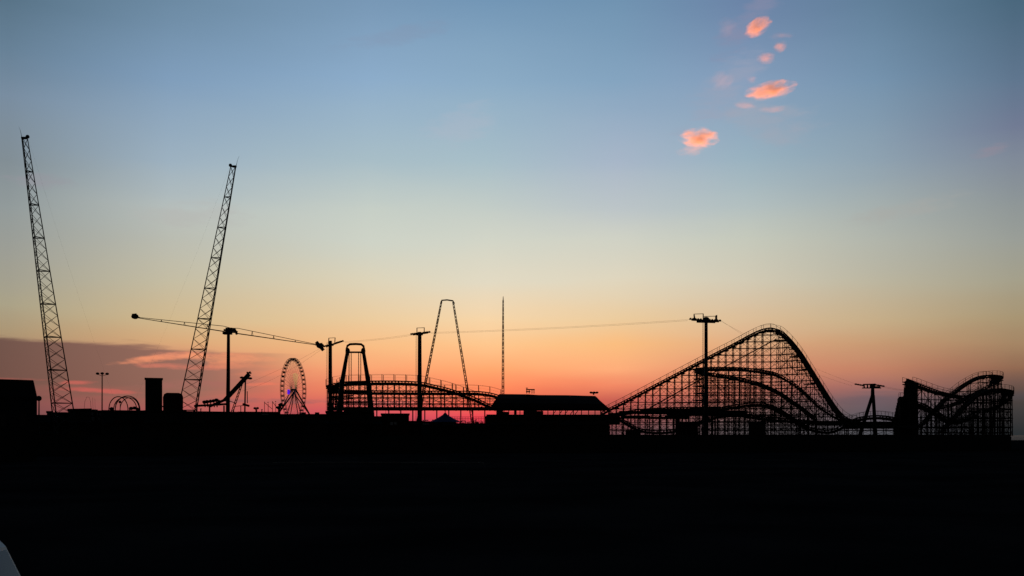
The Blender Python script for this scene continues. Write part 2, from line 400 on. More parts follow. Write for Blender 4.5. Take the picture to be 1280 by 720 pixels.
def sling(pxb, pyb, pxt, pyt, D, px_per, label, side, wtop, wbot, rot, cabend):
    base = P(pxb, pyb, D); top = P(pxt, pyt, D); full = top-base; base0 = base-full*((base.z-DECK)/full.z)
    t = thing('slingshot_tower', (base0.x, base0.y, DECK), label, 'ride tower', 'pair of leaning slingshot towers')
    H = (pyb+10-pyt); n = int(H/px_per); lv = [max(0, 1-px_per*k/ (H+20)) for k in range(n+2)][::-1]
    lv = sorted(set([0.]+[round(x, 4) for x in lv if x > .02]))
    mast(t, base0, top, wbot, wtop, lv, 3, 3, rot, .13, .07)
    w = D/F
    b = MB()
    b.bar(top+Vector((-3*w, 0, .1)), top+Vector((3*w, 0, .1)), .5, .35)
    e = top+Vector((side*4.5*w, 0, .35)); b.bar(top, e, .3); b.ball(e, .38); b.build('head_pulley', 'steel', t)
    b = MB(); b.tube([top-Vector((side*2.5*w, 0, 0)), top+Vector((-side*4.5*w, 0, 1.6)), top+Vector((-side*6.5*w, 0, 2.4))], [.06, .03, .015], 5); b.build('lightning_rod', 'steel', t)
    a = P(*cabend)
    c = MB(); q = [e.lerp(a, k/20) - Vector((0, 0, 1.2*math.sin(math.pi*k/20))) for k in range(21)]
    c.tube(q, .005, 5); o = c.build('bungee_rope', 'cable')
    tag(o, 'faint rope running down from the head of the %s leaning tower' % ('left' if side > 0 else 'right'), 'rope')
sling(75.5, 512, 30, 173, 200, 41, 'taller lattice tower leaning outwards at the far left, beside the dark house', 1, 1.3, 5.3, R(34), (153, 528, 211))
sling(238.5, 506, 292.5, 208.5, 222, 37, 'lattice tower leaning right, rising behind the boxy cabinets and crossing the long boom', -1, 1.4, 5.5, R(203), (157, 528, 211))

# far A-shaped tower
t = thing('arch_tower', P(560, HY, 420), 'tall thin A-shaped lattice tower joined by a short bar at the top', 'ride tower'); t.location.z = 0
lv = [k/14 for k in range(15)]
mast(t, P(518, 549, 420), P(551.8, 377, 420), 1.45, .7, lv, 3, 4, R(45), .17, .12)
mast(t, P(594.3, 549, 420), P(566.5, 378, 420), 1.5, .75, lv, 3, 4, R(45), .17, .12)
b = MB(); b.tube([P(551, 379, 420), P(552.3, 375.4, 420), P(559, 374.9, 420), P(566, 376, 420), P(568, 379.5, 420)], .3, 8); b.build('top_bar', 'steel', t)
# vertical mast
t = thing('radio_mast', P(628.8, HY, 400), 'single slender vertical lattice mast behind the station roof', 'mast'); t.location.z = 0
mast(t, P(628.6, 548, 400), P(628.9, 376, 400), 1.55, .5, [k/16 for k in range(17)], 3, 4, R(45), .15, .12)
b = MB(); b.tube([P(628.9, 378, 400), P(629, 370.5, 400)], [.26, .1], 6); b.build('tip', 'steel', t)

# ------------------------------------------------------------------ propeller ride with the long boom
Db = 232; wb_ = Db/F
t = thing('propeller_ride', P(285.3, HY, Db), 'tall mast ride carrying a very long thin boom with end cabs', 'amusement ride'); t.location.z = DECK
b = MB(); x = P(285.3, 0, Db).x
b.tube([(x-.15, Db, DECK), (x, Db, P(0, 470, Db).z), (x+.05, Db, P(0, 414, Db).z)], [.52, .44, .36], 12); b.build('mast', 'steel', t, True)
b = MB()
b.box(x-6*wb_, x+4*wb_, Db-.8, Db+.8, P(0, 418, Db).z, P(0, 415.4, Db).z)
b.box(x-1*wb_, x+7*wb_, Db-1.6, Db+.6, P(0, 416, Db).z, P(0, 410.4, Db).z)
b.box(x-5*wb_, x-3*wb_, Db-.5, Db+.5, P(0, 413.5, Db).z, P(0, 411.5, Db).z)
b.bar((x+6*wb_, Db-1, P(0, 413, Db).z), (x+13*wb_, Db-1, P(0, 415.5, Db).z), .35, .4)
b.tube([(x+9*wb_, Db-1, P(0, 411.5, Db).z), (x+12.5*wb_, Db-1, P(0, 418.5, Db).z)], .3, 8)
b.build('drive_head', 'steel', t)
Dm = Db-2.2
hub = P(288.5, 412.8, Dm); eL = P(173, 397.2, Dm+1); eR = P(396, 431, Dm-1)
b = MB()
for e, hw in ((eL, 1.15), (eR, 1.15)):
    n = 12; up = Vector((0, 0, 1)); yy = Vector((0, 1, 0))
    def st_(t_, k_):
        g = (1-t_)*(1.0 if t_ > .06 else .6)+.12
        o = [Vector((0, 0, .62)), Vector((0, .75, -.42)), Vector((0, -.75, -.42))][k_]
        return hub.lerp(e, t_)+o*g*1.15
    for k_ in range(3):
        b.tube([st_(i/n, k_) for i in range(n+1)], .075, 6)
    for i in range(1, n+1, 1):
        if i % 3 == 0:
            for k_ in range(3): b.bar(st_(i/n, k_), st_(i/n, (k_+1) % 3), .09)
b.build('boom', 'steel', t)
for e, s in ((eL, -1), (eR, 1)):
    b = MB(); c = e+Vector((s*4.3*wb_, 0, .3 if s < 0 else -.25))
    b.bar(e-Vector((s*1.5*wb_, 0, 0)), c, .35); b.ball(c, .78, (1.15, .9, .8), jit=.04)
    b.tube([c+Vector((-.5, -.6, .45)), c+Vector((.6, -.6, .55))], .12, 6)
    if s > 0: b.bar(c+Vector((-.9, 0, .9)), c+Vector((.7, 0, -1.0)), 1.0, .7)
    b.build('cab', 'steel', t)

# ------------------------------------------------------------------ sky ride pylons and cables
def cable(a, b, sag, r, label):
    m = MB(); n = 24
    m.tube([Vector(a).lerp(Vector(b), k/n)-Vector((0, 0, sag*4*(k/n)*(1-k/n))) for k in range(n+1)], r, 5)
    tag(m.build('cable', 'cable'), label, 'cable', 'overhead cables of the sky ride')
def frame_box(b, x0, x1, y0, y1, D, wv=.13, lean=0):
    b.bar(P(x0, y1, D), P(x0+lean, y0, D), wv*1.6); b.bar(P(x1, y1, D), P(x1+lean, y0, D), wv*1.6); b.bar(P(x0+lean-.5, y0, D), P(x1+lean+.5, y0-.4, D), wv)
def pylon(px, D, ytop, r0, r1, label, arm, frames, ladder=True):
    t = thing('cable_pylon', (P(px, 0, D).x, D, DECK), label, 'pylon', 'sky ride pylons')
    X = P(px, 0, D).x; zt = P(0, ytop, D).z
    b = MB(); b.tube([(X, D, DECK), (X, D, DECK+(zt-DECK)*.35), (X, D, DECK+(zt-DECK)*.36), (X, D, zt)], [r0, r0, r1*1.15, r1], 12); b.build('pole', 'steel', t, True)
    if ladder:
        b = MB()
        for s in (0, .38): b.bar((X-r0-.5+s*.6, D-.2, DECK), (X-r1-.45+s*.6, D-.2, zt-.5), .05)
        z = DECK+.3
        while z < zt-.6:
            b.bar((X-r0-.5, D-.2, z), (X-r0-.2, D-.2, z), .035); z += .45
        b.build('ladder', 'steel', t)
    (x0, y0, x1, y1) = arm
    b = MB(); b.bar(P(x0+3, y0+.4-(y0-y1)*.1, D), P(x1-3, y1+.5, D), .5, .45)
    b.bar(P(px-4, (y0+y1)/2+1.6, D), P(px+4, (y0+y1)/2+1.4, D), .5, .4); b.build('crossarm', 'steel', t)
    if px > 800:
        b = MB(); b.bar(P(871, 402, D), P(894, 402.6, D), .5, .5); b.ball(P(px, 398.6, D), .5, (1.6, 1, 1)); b.build('lower_arm', 'steel', t)
    for k0, k1 in ((0, .4), (.6, 1)):
        b = MB(); n = 5
        pa = P(x0+(x1-x0)*k0, y0+(y1-y0)*k0, D); pb = P(x0+(x1-x0)*k1, y0+(y1-y0)*k1, D)
        b.bar(pa, pb, .2, .22)
        for i in range(n):
            c = pa.lerp(pb, (i+.5)/n); b.tube([c+Vector((0, -.16, .1)), c+Vector((0, .16, .1))], .27, 10)
        b.build('sheave_row', 'steel', t)
    for fr in frames:
        b = MB(); frame_box(b, *fr[:4], D, .13, fr[4]); b.build('lifting_frame', 'steel', t)
    return t
pylon(412.8, 280, 426, .68, .5, 'sky ride pylon with a tilted crossarm, standing left of the A-frame tower ride', (404.5, 433.6, 429.5, 426.4), [(410.5, 418.3, 422.6, 430, .6)])
pylon(524.6, 265, 415, .62, .5, 'sky ride pylon standing in front of the low coaster turn', (513, 418.2, 538, 415.3), [(521.2, 530.3, 410, 417, 0)])
pylon(882.6, 240, 400, .52, .4, 'tallest sky ride pylon with a wide crossarm, in front of the lift hill', (861.5, 399, 901.5, 401.3), [(869, 868.6, 394, 399.5, -1.2), (867.6, 879, 392.6, 399, 0), (879, 894.5, 395.6, 400, 0), (895, 896, 394.4, 401, 0)])
t = thing('cable_pylon', P(1089, HY, 300), 'short sky ride pylon with a flat wide head and two splayed legs', 'pylon', 'sky ride pylons'); t.location.z = DECK
w3 = 300/F
for (xa, ya, xb_, yb, r) in ((1090.5, 494, 1078, 534, .62), (1091.5, 494, 1094.5, 545, .62)):
    b = MB(); q = P(xb_, yb, 300); a = P(xa, ya, 300); q = a+(q-a)*((a.z-DECK)/(a.z-q.z)); b.tube([a, q], [.5, r], 10); b.build('leg', 'steel', t, True)
b = MB(); b.tube([P(1090.8, 498, 300), P(1090.8, 483, 300)], [.62, .5], 10); b.build('pole', 'steel', t, True)
b = MB()
b.bar(P(1078, 485, 300), P(1101, 485, 300), .7, .3); b.bar(P(1079, 480.6, 300), P(1094, 480.2, 300), .7, .35)
for x in (1080, 1084.2, 1088.5, 1091): b.bar(P(x, 480.5, 300), P(x+.3, 485, 300), .5, .3)
b.box(P(1087.5, 0, 300).x, P(1093.5, 0, 300).x, 299.7, 300.3, P(0, 485, 300).z, P(0, 480.2, 300).z)
b.build('head_frame', 'steel', t)
for (xa, ya, xb_, yb) in ((1068.5, 480, 1080, 482), (1093, 480.8, 1105.5, 482.9), (1090, 483.5, 1100, 483.6)):
    b = MB(); b.bar(P(xa, ya, 300), P(xb_, yb, 300), .5, .35)
    for i in range(4):
        c = P(xa, ya, 300).lerp(P(xb_, yb, 300), (i+.5)/4); b.tube([c+Vector((0, -.2, 0)), c+Vector((0, .2, 0))], .26, 8)
    b.build('sheave_row', 'steel', t)
for s in (0, 1):
    o = s*2.6
    cable(P(429, 427, 280)+Vector((0, o, 0)), P(514, 417.9, 265)+Vector((0, o, 0)), .25, .019, 'thin sky ride cable between the tilted pylon and the pylon by the low coaster')
    cable(P(537.5, 415.6, 265)+Vector((0, o, 0)), P(862, 399.3, 240)+Vector((0, o, 0)), .35, .019, 'thin sky ride cable spanning the open sky from the low coaster to the tallest pylon')
    cable(P(901, 401.5-s*1.2, 240), P(1069, 480+s*1.6, 300)+Vector((0, o, 0)), .9+s, .016, 'thin sky ride cable falling behind the coaster crest to the short pylon')
    cable(P(404.5, 433+s*1.5, 280), P(302, 482+s*7, 300), .6+.8*s, .018, 'thin sky ride cable falling left from the tilted pylon past the big wheel')
    cable(P(1105, 483, 300)+Vector((0, o, 0)), P(1150, 489+s, 340), .3, .022, 'thin sky ride cable leaving the short pylon to the right')

# ------------------------------------------------------------------ big wheel
Dw = 500; uw = Dw/F
wc = P(367, 487.2, Dw); RW = 39.5*uw
t = thing('ferris_wheel', (wc.x, wc.y, 0), 'white ferris wheel seen almost edge on, with a violet light by its hub', 'ferris wheel')
hv = Vector((.143, .990, 0)); av = Vector((.990, -.143, 0))
def wp(a, r, s): return wc+hv*math.cos(a)*r+Vector((0, 0, 1))*math.sin(a)*r+av*s
G = .82; N = 40
for s in (-1, 1):
    b = MB()
    for rr in (RW, RW*.925):
        b.tube([wp(2*math.pi*k/80, rr, s*G) for k in range(81)], .1, 5, False)
    for k in range(80): b.bar(wp(2*math.pi*k/80, RW*.925, s*G), wp(2*math.pi*(k+1)/80, RW, s*G), .05)
    b.build('rim', 'wheelpaint', t)
for k in range(N):
    a = 2*math.pi*(k+.5)/N; b = MB(); c = wp(a, RW*.965, 0)
    for (dz, hw, hh) in ((-.15, .62, .34), (.42, .66, .08)):
        r_ = []
        for z in (dz-hh, dz+hh):
            r_.append([c+av*sx*hw+hv*sy*.45+Vector((0, 0, z)) for sx, sy in ((-1, -1), (1, -1), (1, 1), (-1, 1))])
        b.loft(r_)
    b.bar(wp(a, RW, -G), wp(a, RW, G), .1)
    b.build('gondola', 'steel', t)
b = MB()
for k in range(N):
    a = 2*math.pi*k/N
    for s in (-1, 1): b.bar(wp(a, .8, s*1.3), wp(a, RW*.925, s*G), .06)
b.build('spokes', 'wheelpaint', t)
b = MB(); b.tube([wc-av*1.5, wc+av*1.5], .55, 12); b.build('hub', 'steel', t)
for sx in (-1, 1):
    for (dx, zz, yo) in ((-1, 512, -1), (1, 519, 1)):
        b = MB(); q = P(367+dx*(15.5 if dx < 0 else 20.5), zz, Dw+yo*2); a = wc+av*sx*1.2
        q = a+(q-a)*(a.z/(a.z-q.z)); b.tube([a, q], .36 if sx > 0 else .26, 8); b.build('leg', 'steel', t)
for x in (358.5, 363, 372.5, 377):
    b = MB(); q = P(x, 519, Dw+6); a = wc+Vector((0, 1.5, -.5)); q = a+(q-a)*(a.z/(a.z-q.z)); b.tube([a, q], .22, 8); b.build('brace', 'steel', t)
for k in range(24):
    a = R(64+k*2.3)
    for j in range(8):
        if (k+j) % 2:
            b = MB(); b.ball(wp(a, RW*(.07+j*.062), 1.0), .14, n=5, m=3); b.build('hub_light', 'lime', t)

b = MB(); c = P(360.8, 490, Dw-5)
b.prism([(c.x-.7, c.z-1.0), (c.x+.2, c.z-1.25), (c.x+.75, c.z+.4), (c.x+.3, c.z+1.3), (c.x-.65, c.z+1.1)], c.y, c.y+.3); b.build('violet_panel', 'violet', t)

# ------------------------------------------------------------------ A-frame tower ride
Dt = 252; ut = Dt/F
t = thing('tower_swing_ride', P(445, HY, Dt), 'tapering ride frame with a rounded hoop on top, by the low coaster', 'amusement ride'); t.location.z = DECK
b = MB(); b.tube([P(433.2, 441, Dt), P(433.4, 436, Dt), P(434.4, 432.2, Dt), P(437.5, 430.3, Dt), P(445, 430, Dt), P(451.5, 430.4, Dt), P(454.3, 432.6, Dt), P(455, 436, Dt), P(455, 441, Dt)], .3, 8); b.build('top_hoop', 'steel', t)
b = MB(); b.bar(P(434, 440.3, Dt), P(455, 440.3, Dt), .5, .42)
for x in (434.6, 454): b.ball(P(x, 439, Dt), .75, (.8, .8, 1.2))
b.build('crossbeam', 'steel', t)
for pts in (((434.6, 438), (431.2, 457), (427.8, 477), (424.3, 516), (423.3, 546)), ((454, 438), (457, 457), (460.2, 477), (464, 516), (465, 546))):
    b = MB(); q = [P(x, y, Dt) for x, y in pts]; q[-1].z = DECK; b.tube(q, [.42, .5, .62, .8, .9], 10); b.build('leg', 'steel', t, True)
for x in (436.3, 439, 448.3, 451):
    b = MB()
    b.bar(P(x, 441, Dt), P(x, 512, Dt), .16)
    for k in range(18): b.bar(P(x-.5, 444+k*3.7, Dt), P(x+.5, 445.6+k*3.7, Dt), .1)
    b.build('guide_rail', 'steel', t)
b = MB()
for y in (478, 490, 503): b.bar(P(427, y, Dt), P(462, y, Dt), .3, .35)
b.box(P(431, 0, Dt).x, P(459, 0, Dt).x, Dt-2, Dt+2, DECK, P(0, 513, Dt).z); b.build('ride_base', 'steel', t)

# ------------------------------------------------------------------ tilted arm ride (left, behind the mast)
Da = 240; ua = Da/F
t = thing('tilted_arm_ride', P(290, HY, Da), 'ride with one thick arm slanting up to the right beside the tall mast', 'amusement ride'); t.location.z = DECK
b = MB()
b.bar(P(281, 500.5, Da), P(311.5, 467.5, Da), 1.0, .85); b.bar(P(262, 508, Da), P(283, 499, Da), .8, .55)
b.bar(P(283, 496, Da), P(313, 464.4, Da), .25, .3)
for k in range(10): b.bar(P(283+k*3, 496.8-k*3.2, Da), P(284.5+k*3, 498.5-k*3.3, Da), .2)
b.build('arm', 'steel', t)
for (x, y) in ((302.3, 472), (312.7, 473)):
    b = MB(); b.ball(P(x, y, Da), .36, (1.5, 1, .8)); b.bar(P(x, y, Da), P(307, 474, Da), .2); b.build('floodlight', 'steel', t)
b = MB()
b.bar(P(314, 466.5, Da), P(308.5, 465.5, Da), .5, .35); b.build('arm_tip', 'steel', t)
for pts in (((306.8, 473), (306, 516)), ((303.8, 478), (291, 516)), ((301.8, 479), (288.6, 516)), ((309, 489), (309.3, 504))):
    b = MB(); a = P(*pts[0], Da); q = P(*pts[1], Da)
    b.bar(a, q, .3 if pts[0][0] == 306.8 else .16); b.build('strut', 'steel', t)
b = MB()
for i in range(8):
    y = 481+i*4.4; f = (y-478)/38; b.bar(P(303.8-12.8*f, y, Da), P(301.8-13.2*f, y+2.2, Da), .1)
b.build('cross_bracing', 'steel', t); b = MB(); b.bar(P(303.5, 505, Da), P(311.5, 507.5, Da), .5, .5); b.build('foot_box', 'steel', t); b = MB(); b.bar(P(287.5, 501.5, Da), P(294.5, 503.8, Da), .16); b.bar(P(293, 508, Da), P(309, 506.5, Da), .14)
b.bar(P(301, 507, Da), P(301, 516, Da), .15); b.build('cross_bracing', 'steel', t)
b = MB()
for (x, y) in ((255.5, 500.8), (259, 500.2), (263, 499.8), (267, 499.3), (270.5, 498.3)):
    b.ball(P(x, y+1.6, Da), .42, (1.25, 1, .85), jit=.12); b.bar(P(x, y+2, Da), P(x+1, 509, Da), .22)
b.bar(P(243, 507.5, Da), P(285, 505, Da), .6, .5); b.bar(P(254, 504.2, Da), P(275, 500.5, Da), .3, .3)
b.build('seat_row', 'steel', t)
b = MB()
for x in (246, 262, 280): b.bar(P(x, 507, Da), (P(x, 0, Da).x, Da, DECK), .3)
b.build('base_frame', 'steel', t)

# ------------------------------------------------------------------ lamps
def lamp(px, ytop, D, heads, label, r=.11, hr=.5):
    t = thing('street_lamp', (P(px, 0, D).x, D, DECK), label, 'street lamp')
    b = MB(); b.tube([(P(px, 0, D).x, D, DECK), P(px+.2, ytop+1.5, D)], [r*1.4, r], 8); b.build('pole', 'steel', t)
    if len(heads) > 1:
        b = MB()
        for (x, y) in heads: b.bar(P(px, ytop+3.6, D), P(x, y+.8, D), .08)
        b.build('bracket', 'steel', t)
    for (x, y) in heads:
        b = MB(); b.ball(P(x, y, D), .31 if len(heads) > 1 else hr, (1.2, 1.2, .85) if len(heads) > 1 else (1, 1, 1)); b.build('lamp_head', 'steel', t)
lamp(127.5, 466.5, 205, [(122, 467), (127.8, 466.8), (134, 467.3)], 'tall street lamp with three heads between the left tower and the ride hoops')
lamp(48.6, 497.5, 180, [(48.6, 498)], 'short lamp post with a single round head beside the dark house')
lamp(150, 503, 212, [(150, 502.5)], 'small lamp standing inside the ride hoops', .07, .3)
lamp(320.2, 510, 225, [(318.6, 510.3), (321.8, 510.2)], 'stubby twin-headed lamp just above the booth roofs right of the tilted arm', .2)
lamp(335, 503, 235, [(335, 503)], 'bent thin lamp pole left of the ferris wheel', .06, .13)
lamp(344.5, 502, 235, [(344.5, 502)], 'thin lamp pole beside the foot of the ferris wheel', .06, .13)
t = thing('guy_pole', P(337, HY, 235), 'pair of thin slanting stays between the two thin lamp poles', 'stays'); t.location.z = DECK
b = MB()
b.bar(P(330.5, 503, 235), P(340.5, 511.5, 235), .11); b.bar(P(340.5, 502, 235), P(347.5, 511.5, 235), .11); b.bar(P(330.6, 502, 235), P(330.6, 516, 235), .1); b.bar(P(340.6, 501.5, 235), P(340.6, 516, 235), .1)
b.build('stay', 'steel', t)
b = MB(); b.ball(P(348.5, 509.5, 235), .5, (1.5, 1, .7), jit=.15); b.ball(P(351, 506, 236), .5, (1.2, 1, .9), jit=.2); b.bar(P(349, 509, 235), (P(349, 0, 235).x, 235, DECK), .5); b.build('counterweight', 'steel', t)

# ------------------------------------------------------------------ ride hoops
t = thing('hoop_ride', P(155, HY, 216), 'low ride of thin arched hoops left of the green cabinet', 'amusement ride'); t.location.z = DECK
for (x0, x1, yt, D, r) in ((136, 160, 495.8, 216, .11), (144, 175, 495, 218, .12), (142, 171, 496.6, 221, .11), (150, 174, 497.2, 214, .09)):
    b = MB(); n = 22; cx = (x0+x1)/2; rx = (x1-x0)/2
    b.tube([P(cx-rx*math.cos(math.pi*k/n), 514-(514-yt)*math.sin(math.pi*k/n)**.85, D) for k in range(n+1)], r, 6); b.build('hoop', 'steel', t)
b = MB(); b.box(P(134, 0, 216).x, P(176, 0, 216).x, 213, 222, DECK, P(0, 513.6, 216).z); b.build('platform', 'steel', t)
b = MB()
for (x, y) in ((139.5, 511), (164, 510.5), (168, 510), (172, 511.5)): b.ball(P(x, y, 215), .42, (1.2, 1, .8), jit=.25)
b.build('cars', 'steel', t)
t = thing('thin_hoop', P(109, HY, 226), 'very thin pale hoop and rods left of the three-headed lamp', 'hoop'); t.location.z = DECK
b = MB(); b.tube([P(105.2, 512, 226), P(106, 502, 226), P(108.5, 496.4, 226), P(111.5, 496.4, 226), P(113.2, 502, 226), P(114, 512, 226)], .035, 5)
b.bar(P(116.4, 512, 226), P(115.8, 497, 226), .035); b.bar(P(119, 512, 226), P(118.6, 498, 226), .03); b.build('rod', 'cable', t)
b = MB(); b.box(P(104, 0, 226).x, P(120, 0, 226).x, 225, 227, DECK, P(0, 511.8, 226).z); b.build('base', 'steel', t)

# ------------------------------------------------------------------ cabinets
t = thing('cabinet_tower', P(192, HY, 218), 'tall dark green box tower behind the ride hoops', 'box tower'); t.location.z = DECK
a = P(182.2, 520, 218); c = P(202.2, 474, 218)
b = MB(); b.box(a.x, c.x, 218, 222, DECK, c.z); b.build('body', 'green', t)
b = MB(); b.box(a.x-.15, c.x+.15, 217.8, 222.2, c.z, c.z+.3); b.build('cap', 'steel', t)
b = MB()
for k in range(5): b.box(a.x+.25+k*.68, a.x+.33+k*.68, 217.93, 218-.003, DECK+.4, c.z-.4)
b.build('rib', 'green', t)
yaw(t, 192)
t = thing('generator_box', P(216, HY, 216), 'low rounded dark box between the green tower and the right leaning lattice tower', 'box'); t.location.z = DECK
a = P(204.3, 511, 216); c = P(228.3, 491, 216)
b = MB(); zt = c.z; x0, x1 = a.x, c.x
b.prism([(x0+.1, DECK), (x1-.1, DECK), (x1, zt-.9), (x1-.25, zt-.25), (x1-.9, zt), (x0+.8, zt), (x0+.25, zt-.3), (x0, zt-1)], 216, 220); b.build('body', 'red', t)
b = MB(); b.bar((x0+1, 215.9, zt-1.3), (x1-1, 215.9, zt-1.3), .1, .12); b.bar((x0-.5, 218, P(0, 508, 216).z), (x0, 218, P(0, 508, 216).z), .3); b.build('trim', 'steel', t); yaw(t, 216)

# ------------------------------------------------------------------ booths and buildings
def booth(px0, px1, ytop, D, dep, wallm, name, label, cat='booth', base=DECK, fascia=True, shutters=2, slope=0, pales=(), group=None):
    X0 = P(px0, 0, D).x; X1 = P(px1, 0, D).x; zt = P(0, ytop, D).z
    t = thing(name, ((X0+X1)/2, D, base), label, cat, group)
    b = MB(); b.box(X0+.15, X1-.15, D, D+dep, base, zt-.4); b.build('wall', wallm, t)
    b = MB(); b.loft([[(X0, D-.4, zt-.4), (X1, D-.4, zt-.4+slope), (X1, D+dep+.2, zt-.4+slope), (X0, D+dep+.2, zt-.4)], [(X0, D-.4, zt), (X1, D-.4, zt+slope), (X1, D+dep+.2, zt+slope), (X0, D+dep+.2, zt)]]); b.build('roof', 'roof', t)
    W = X1-X0
    for i in range(shutters):
        a = X0+W*(i+.15)/shutters; c = X0+W*(i+.85)/shutters
        b = MB(); z0 = base+1.0; z1 = min(base+2.6, zt-1)
        b.box(a, c, D-.05, D-.003, z0, z1); s = b.build('shutter', 'wall2' if wallm != 'wall2' else 'wall', t)
        b = MB()
        for k in range(6): z = z0+(z1-z0)*(k+.5)/6; b.box(a+.05, c-.05, D-.09, D-.053, z-.04, z+.04)
        b.build('slats', 'roof', s)
        b = MB(); b.loft([[(a-.2, D-1.2, z1+.25), (c+.2, D-1.2, z1+.25), (c+.2, D-.004, z1+.7), (a-.2, D-.004, z1+.7)], [(a-.2, D-1.2, z1+.33), (c+.2, D-1.2, z1+.33), (c+.2, D-.004, z1+.8), (a-.2, D-.004, z1+.8)]]); b.build('awning', rnd.choice(['wall', 'red', 'wall3']), t)
    rv = random.Random(int(px0*7))
    for i in range(int(W/5)):
        x = X0+rv.uniform(.6, W-.8); k_ = rv.random(); y = D+rv.uniform(1, 3)
        b = MB()
        if k_ < .4: b.box(x-rv.uniform(.3, .8), x+.3, y, y+1, zt+.002+min(slope, 0), zt+rv.uniform(.25, .6)); nm_ = 'roof_box'
        elif k_ < .75: b.tube([(x, y, zt-.3), (x, y, zt+.45), (x+.02, y, zt+.46), (x, y, zt+.6)], [.1, .1, .2, .14], 8); nm_ = 'vent'
        else: b.tube([(x, y, zt-.3), (x, y, zt+rv.uniform(.8, 1.5))], .04, 5); nm_ = 'aerial'
        b.build(nm_, 'steel', t)
    for (x0, x1, y0, y1) in pales:  # pale panels; on some booths their colour replaces lit gaps and windows
        a = P(x0, y1, D-.1); c = P(x1, y0, D-.1); b = MB(); b.box(a.x, c.x, D-.16, D-.08, a.z, c.z); b.build('pale_panel', 'pale', t)
    yaw(t, (px0+px1)/2)
    return t
# dark house at the left edge
Dh = 150; uh = Dh/F
t = thing('house', P(46.3, HY, Dh), 'dark house with a steep hipped roof cut off by the left edge', 'house'); t.location.z = 0
X0, X1 = P(-70, 0, Dh).x, P(46.3, 0, Dh).x
b = MB(); b.box(X0, X1, Dh, Dh+16, 0, P(0, 497, Dh).z); b.build('wall', 'wall', t)
def hr(x0, x1, y, d): z = P(0, y, Dh).z; return [(P(x0, 0, Dh).x, Dh-d, z), (P(x1, 0, Dh).x, Dh-d, z+(0 if y > 480 else -.12)), (P(x1, 0, Dh).x, Dh+16+d, z), (P(x0, 0, Dh).x, Dh+16+d, z)]
b = MB(); b.loft([hr(-72, 46.6, 499, .3), hr(-72, 46.4, 496, .3), hr(-66, 42.8, 475, -1.5), hr(-65, 42.2, 473.6, -1.6)]); b.build('roof', 'roof', t)
for x in (-30, 4, 26):
    a = P(x, 535, Dh); c = P(x+9, 516, Dh); b = MB(); b.box(a.x, c.x, Dh-.06, Dh-.003, a.z, c.z); f = b.build('window', 'wall2', t)
    b = MB(); b.box(a.x+.12, c.x-.12, Dh-.08, Dh-.063, a.z+.12, c.z-.12); b.build('pane', 'glass', f)
yaw(t, 20)
t.location.y = Dh; t.rotation_euler.z = R(27)
booth(44, 63.5, 518.5, 205, 9, 'wall3', 'booth', 'lowest booth, between the dark house and the foot of the left tower', shutters=1)
booth(58, 66, 513.8, 214, 3, 'wall', 'chimney_block', 'small dark block beside the foot of the left tower', 'block', shutters=0)
booth(63, 89, 515.2, 208, 8, 'wall', 'booth', 'flat booth under the left lattice tower', shutters=2)
booth(85.5, 113.5, 511.2, 206, 9, 'wall2', 'booth', 'slightly taller booth just right of the left lattice tower', slope=.15, shutters=2)
booth(112.5, 131.5, 512.9, 212, 7, 'wall', 'booth', 'booth with pale panels painted for lit gaps under the three-headed lamp', shutters=0, pales=((114.3, 116.8, 514.2, 519.3), (114.8, 118.2, 521.2, 526.2), (121, 122.3, 514.4, 519.4), (124, 125.3, 516, 520), (127.6, 130, 514.3, 518.8), (122, 124.5, 522, 524.6)))  # pale panels painted where light shows through gaps in the stall
booth(130, 183, 512.8, 209, 9, 'wall3', 'booth', 'long low booth in front of the ride hoops', shutters=4)
booth(181, 232, 513, 211, 9, 'wall', 'booth', 'low booth below the green box tower and rounded box', shutters=4)
booth(230, 300, 514, 213, 10, 'wall2', 'booth', 'long low booth at the foot of the tall mast', shutters=5, slope=-.1)
booth(298, 347, 514.6, 216, 10, 'wall3', 'booth', 'low booth left of the ferris wheel', shutters=3, pales=((327, 335, 517, 518.6),))
booth(345, 410, 517.6, 218, 10, 'wall', 'booth', 'low booth hiding the foot of the ferris wheel', shutters=5, slope=.05)
booth(406.8, 427, 513.6, 232, 8, 'wall2', 'booth', 'dark booth around the base of the tilted-arm pylon', shutters=1)
booth(423, 467, 514.5, 234, 10, 'wall', 'booth', 'dark booth under the hoop-topped ride frame', shutters=3)
booth(464.5, 478, 520.2, 232, 10, 'wall', 'booth', 'lowest booth right of the hoop-topped ride frame', shutters=1)
booth(476, 512, 516.7, 236, 9, 'red', 'booth', 'dark red booth with two pale panels for windows under the low coaster', shutters=0, pales=((487.5, 491.3, 527.6, 531), (492.6, 495.8, 527.4, 530.6)))  # its two faint windows are given as pale painted panels
booth(508, 529, 526, 238, 9, 'wall', 'booth', 'low booth behind the pylon by the low coaster', shutters=1)
booth(526, 538, 526.5, 234, 5, 'wall3', 'booth', 'small stall with pale frame left of the blue tent', shutters=0, pales=((528.3, 529.8, 524.8, 530.6), (530.2, 535.5, 524.8, 525.9), (530.2, 536, 529.3, 530.6)))
booth(534, 570, 527.5, 256, 6, 'wall', 'booth', 'low booth directly behind the blue tent', shutters=2)
booth(568, 612, 529, 240, 9, 'wall', 'booth', 'low booth right of the blue tent, left of the station', shutters=4)
booth(606, 670, 521, 246, 9, 'wall2', 'booth', 'dark booth beneath the left half of the station', shutters=4)
booth(668, 762, 523, 247, 9, 'wall', 'booth', 'long dark booth beneath the right half of the station', shutters=6)
booth(1120, 1148, 531, 258, 3, 'wall', 'equipment_shed', 'dark shed at the foot of the boarded coaster tunnel', 'shed', shutters=1)
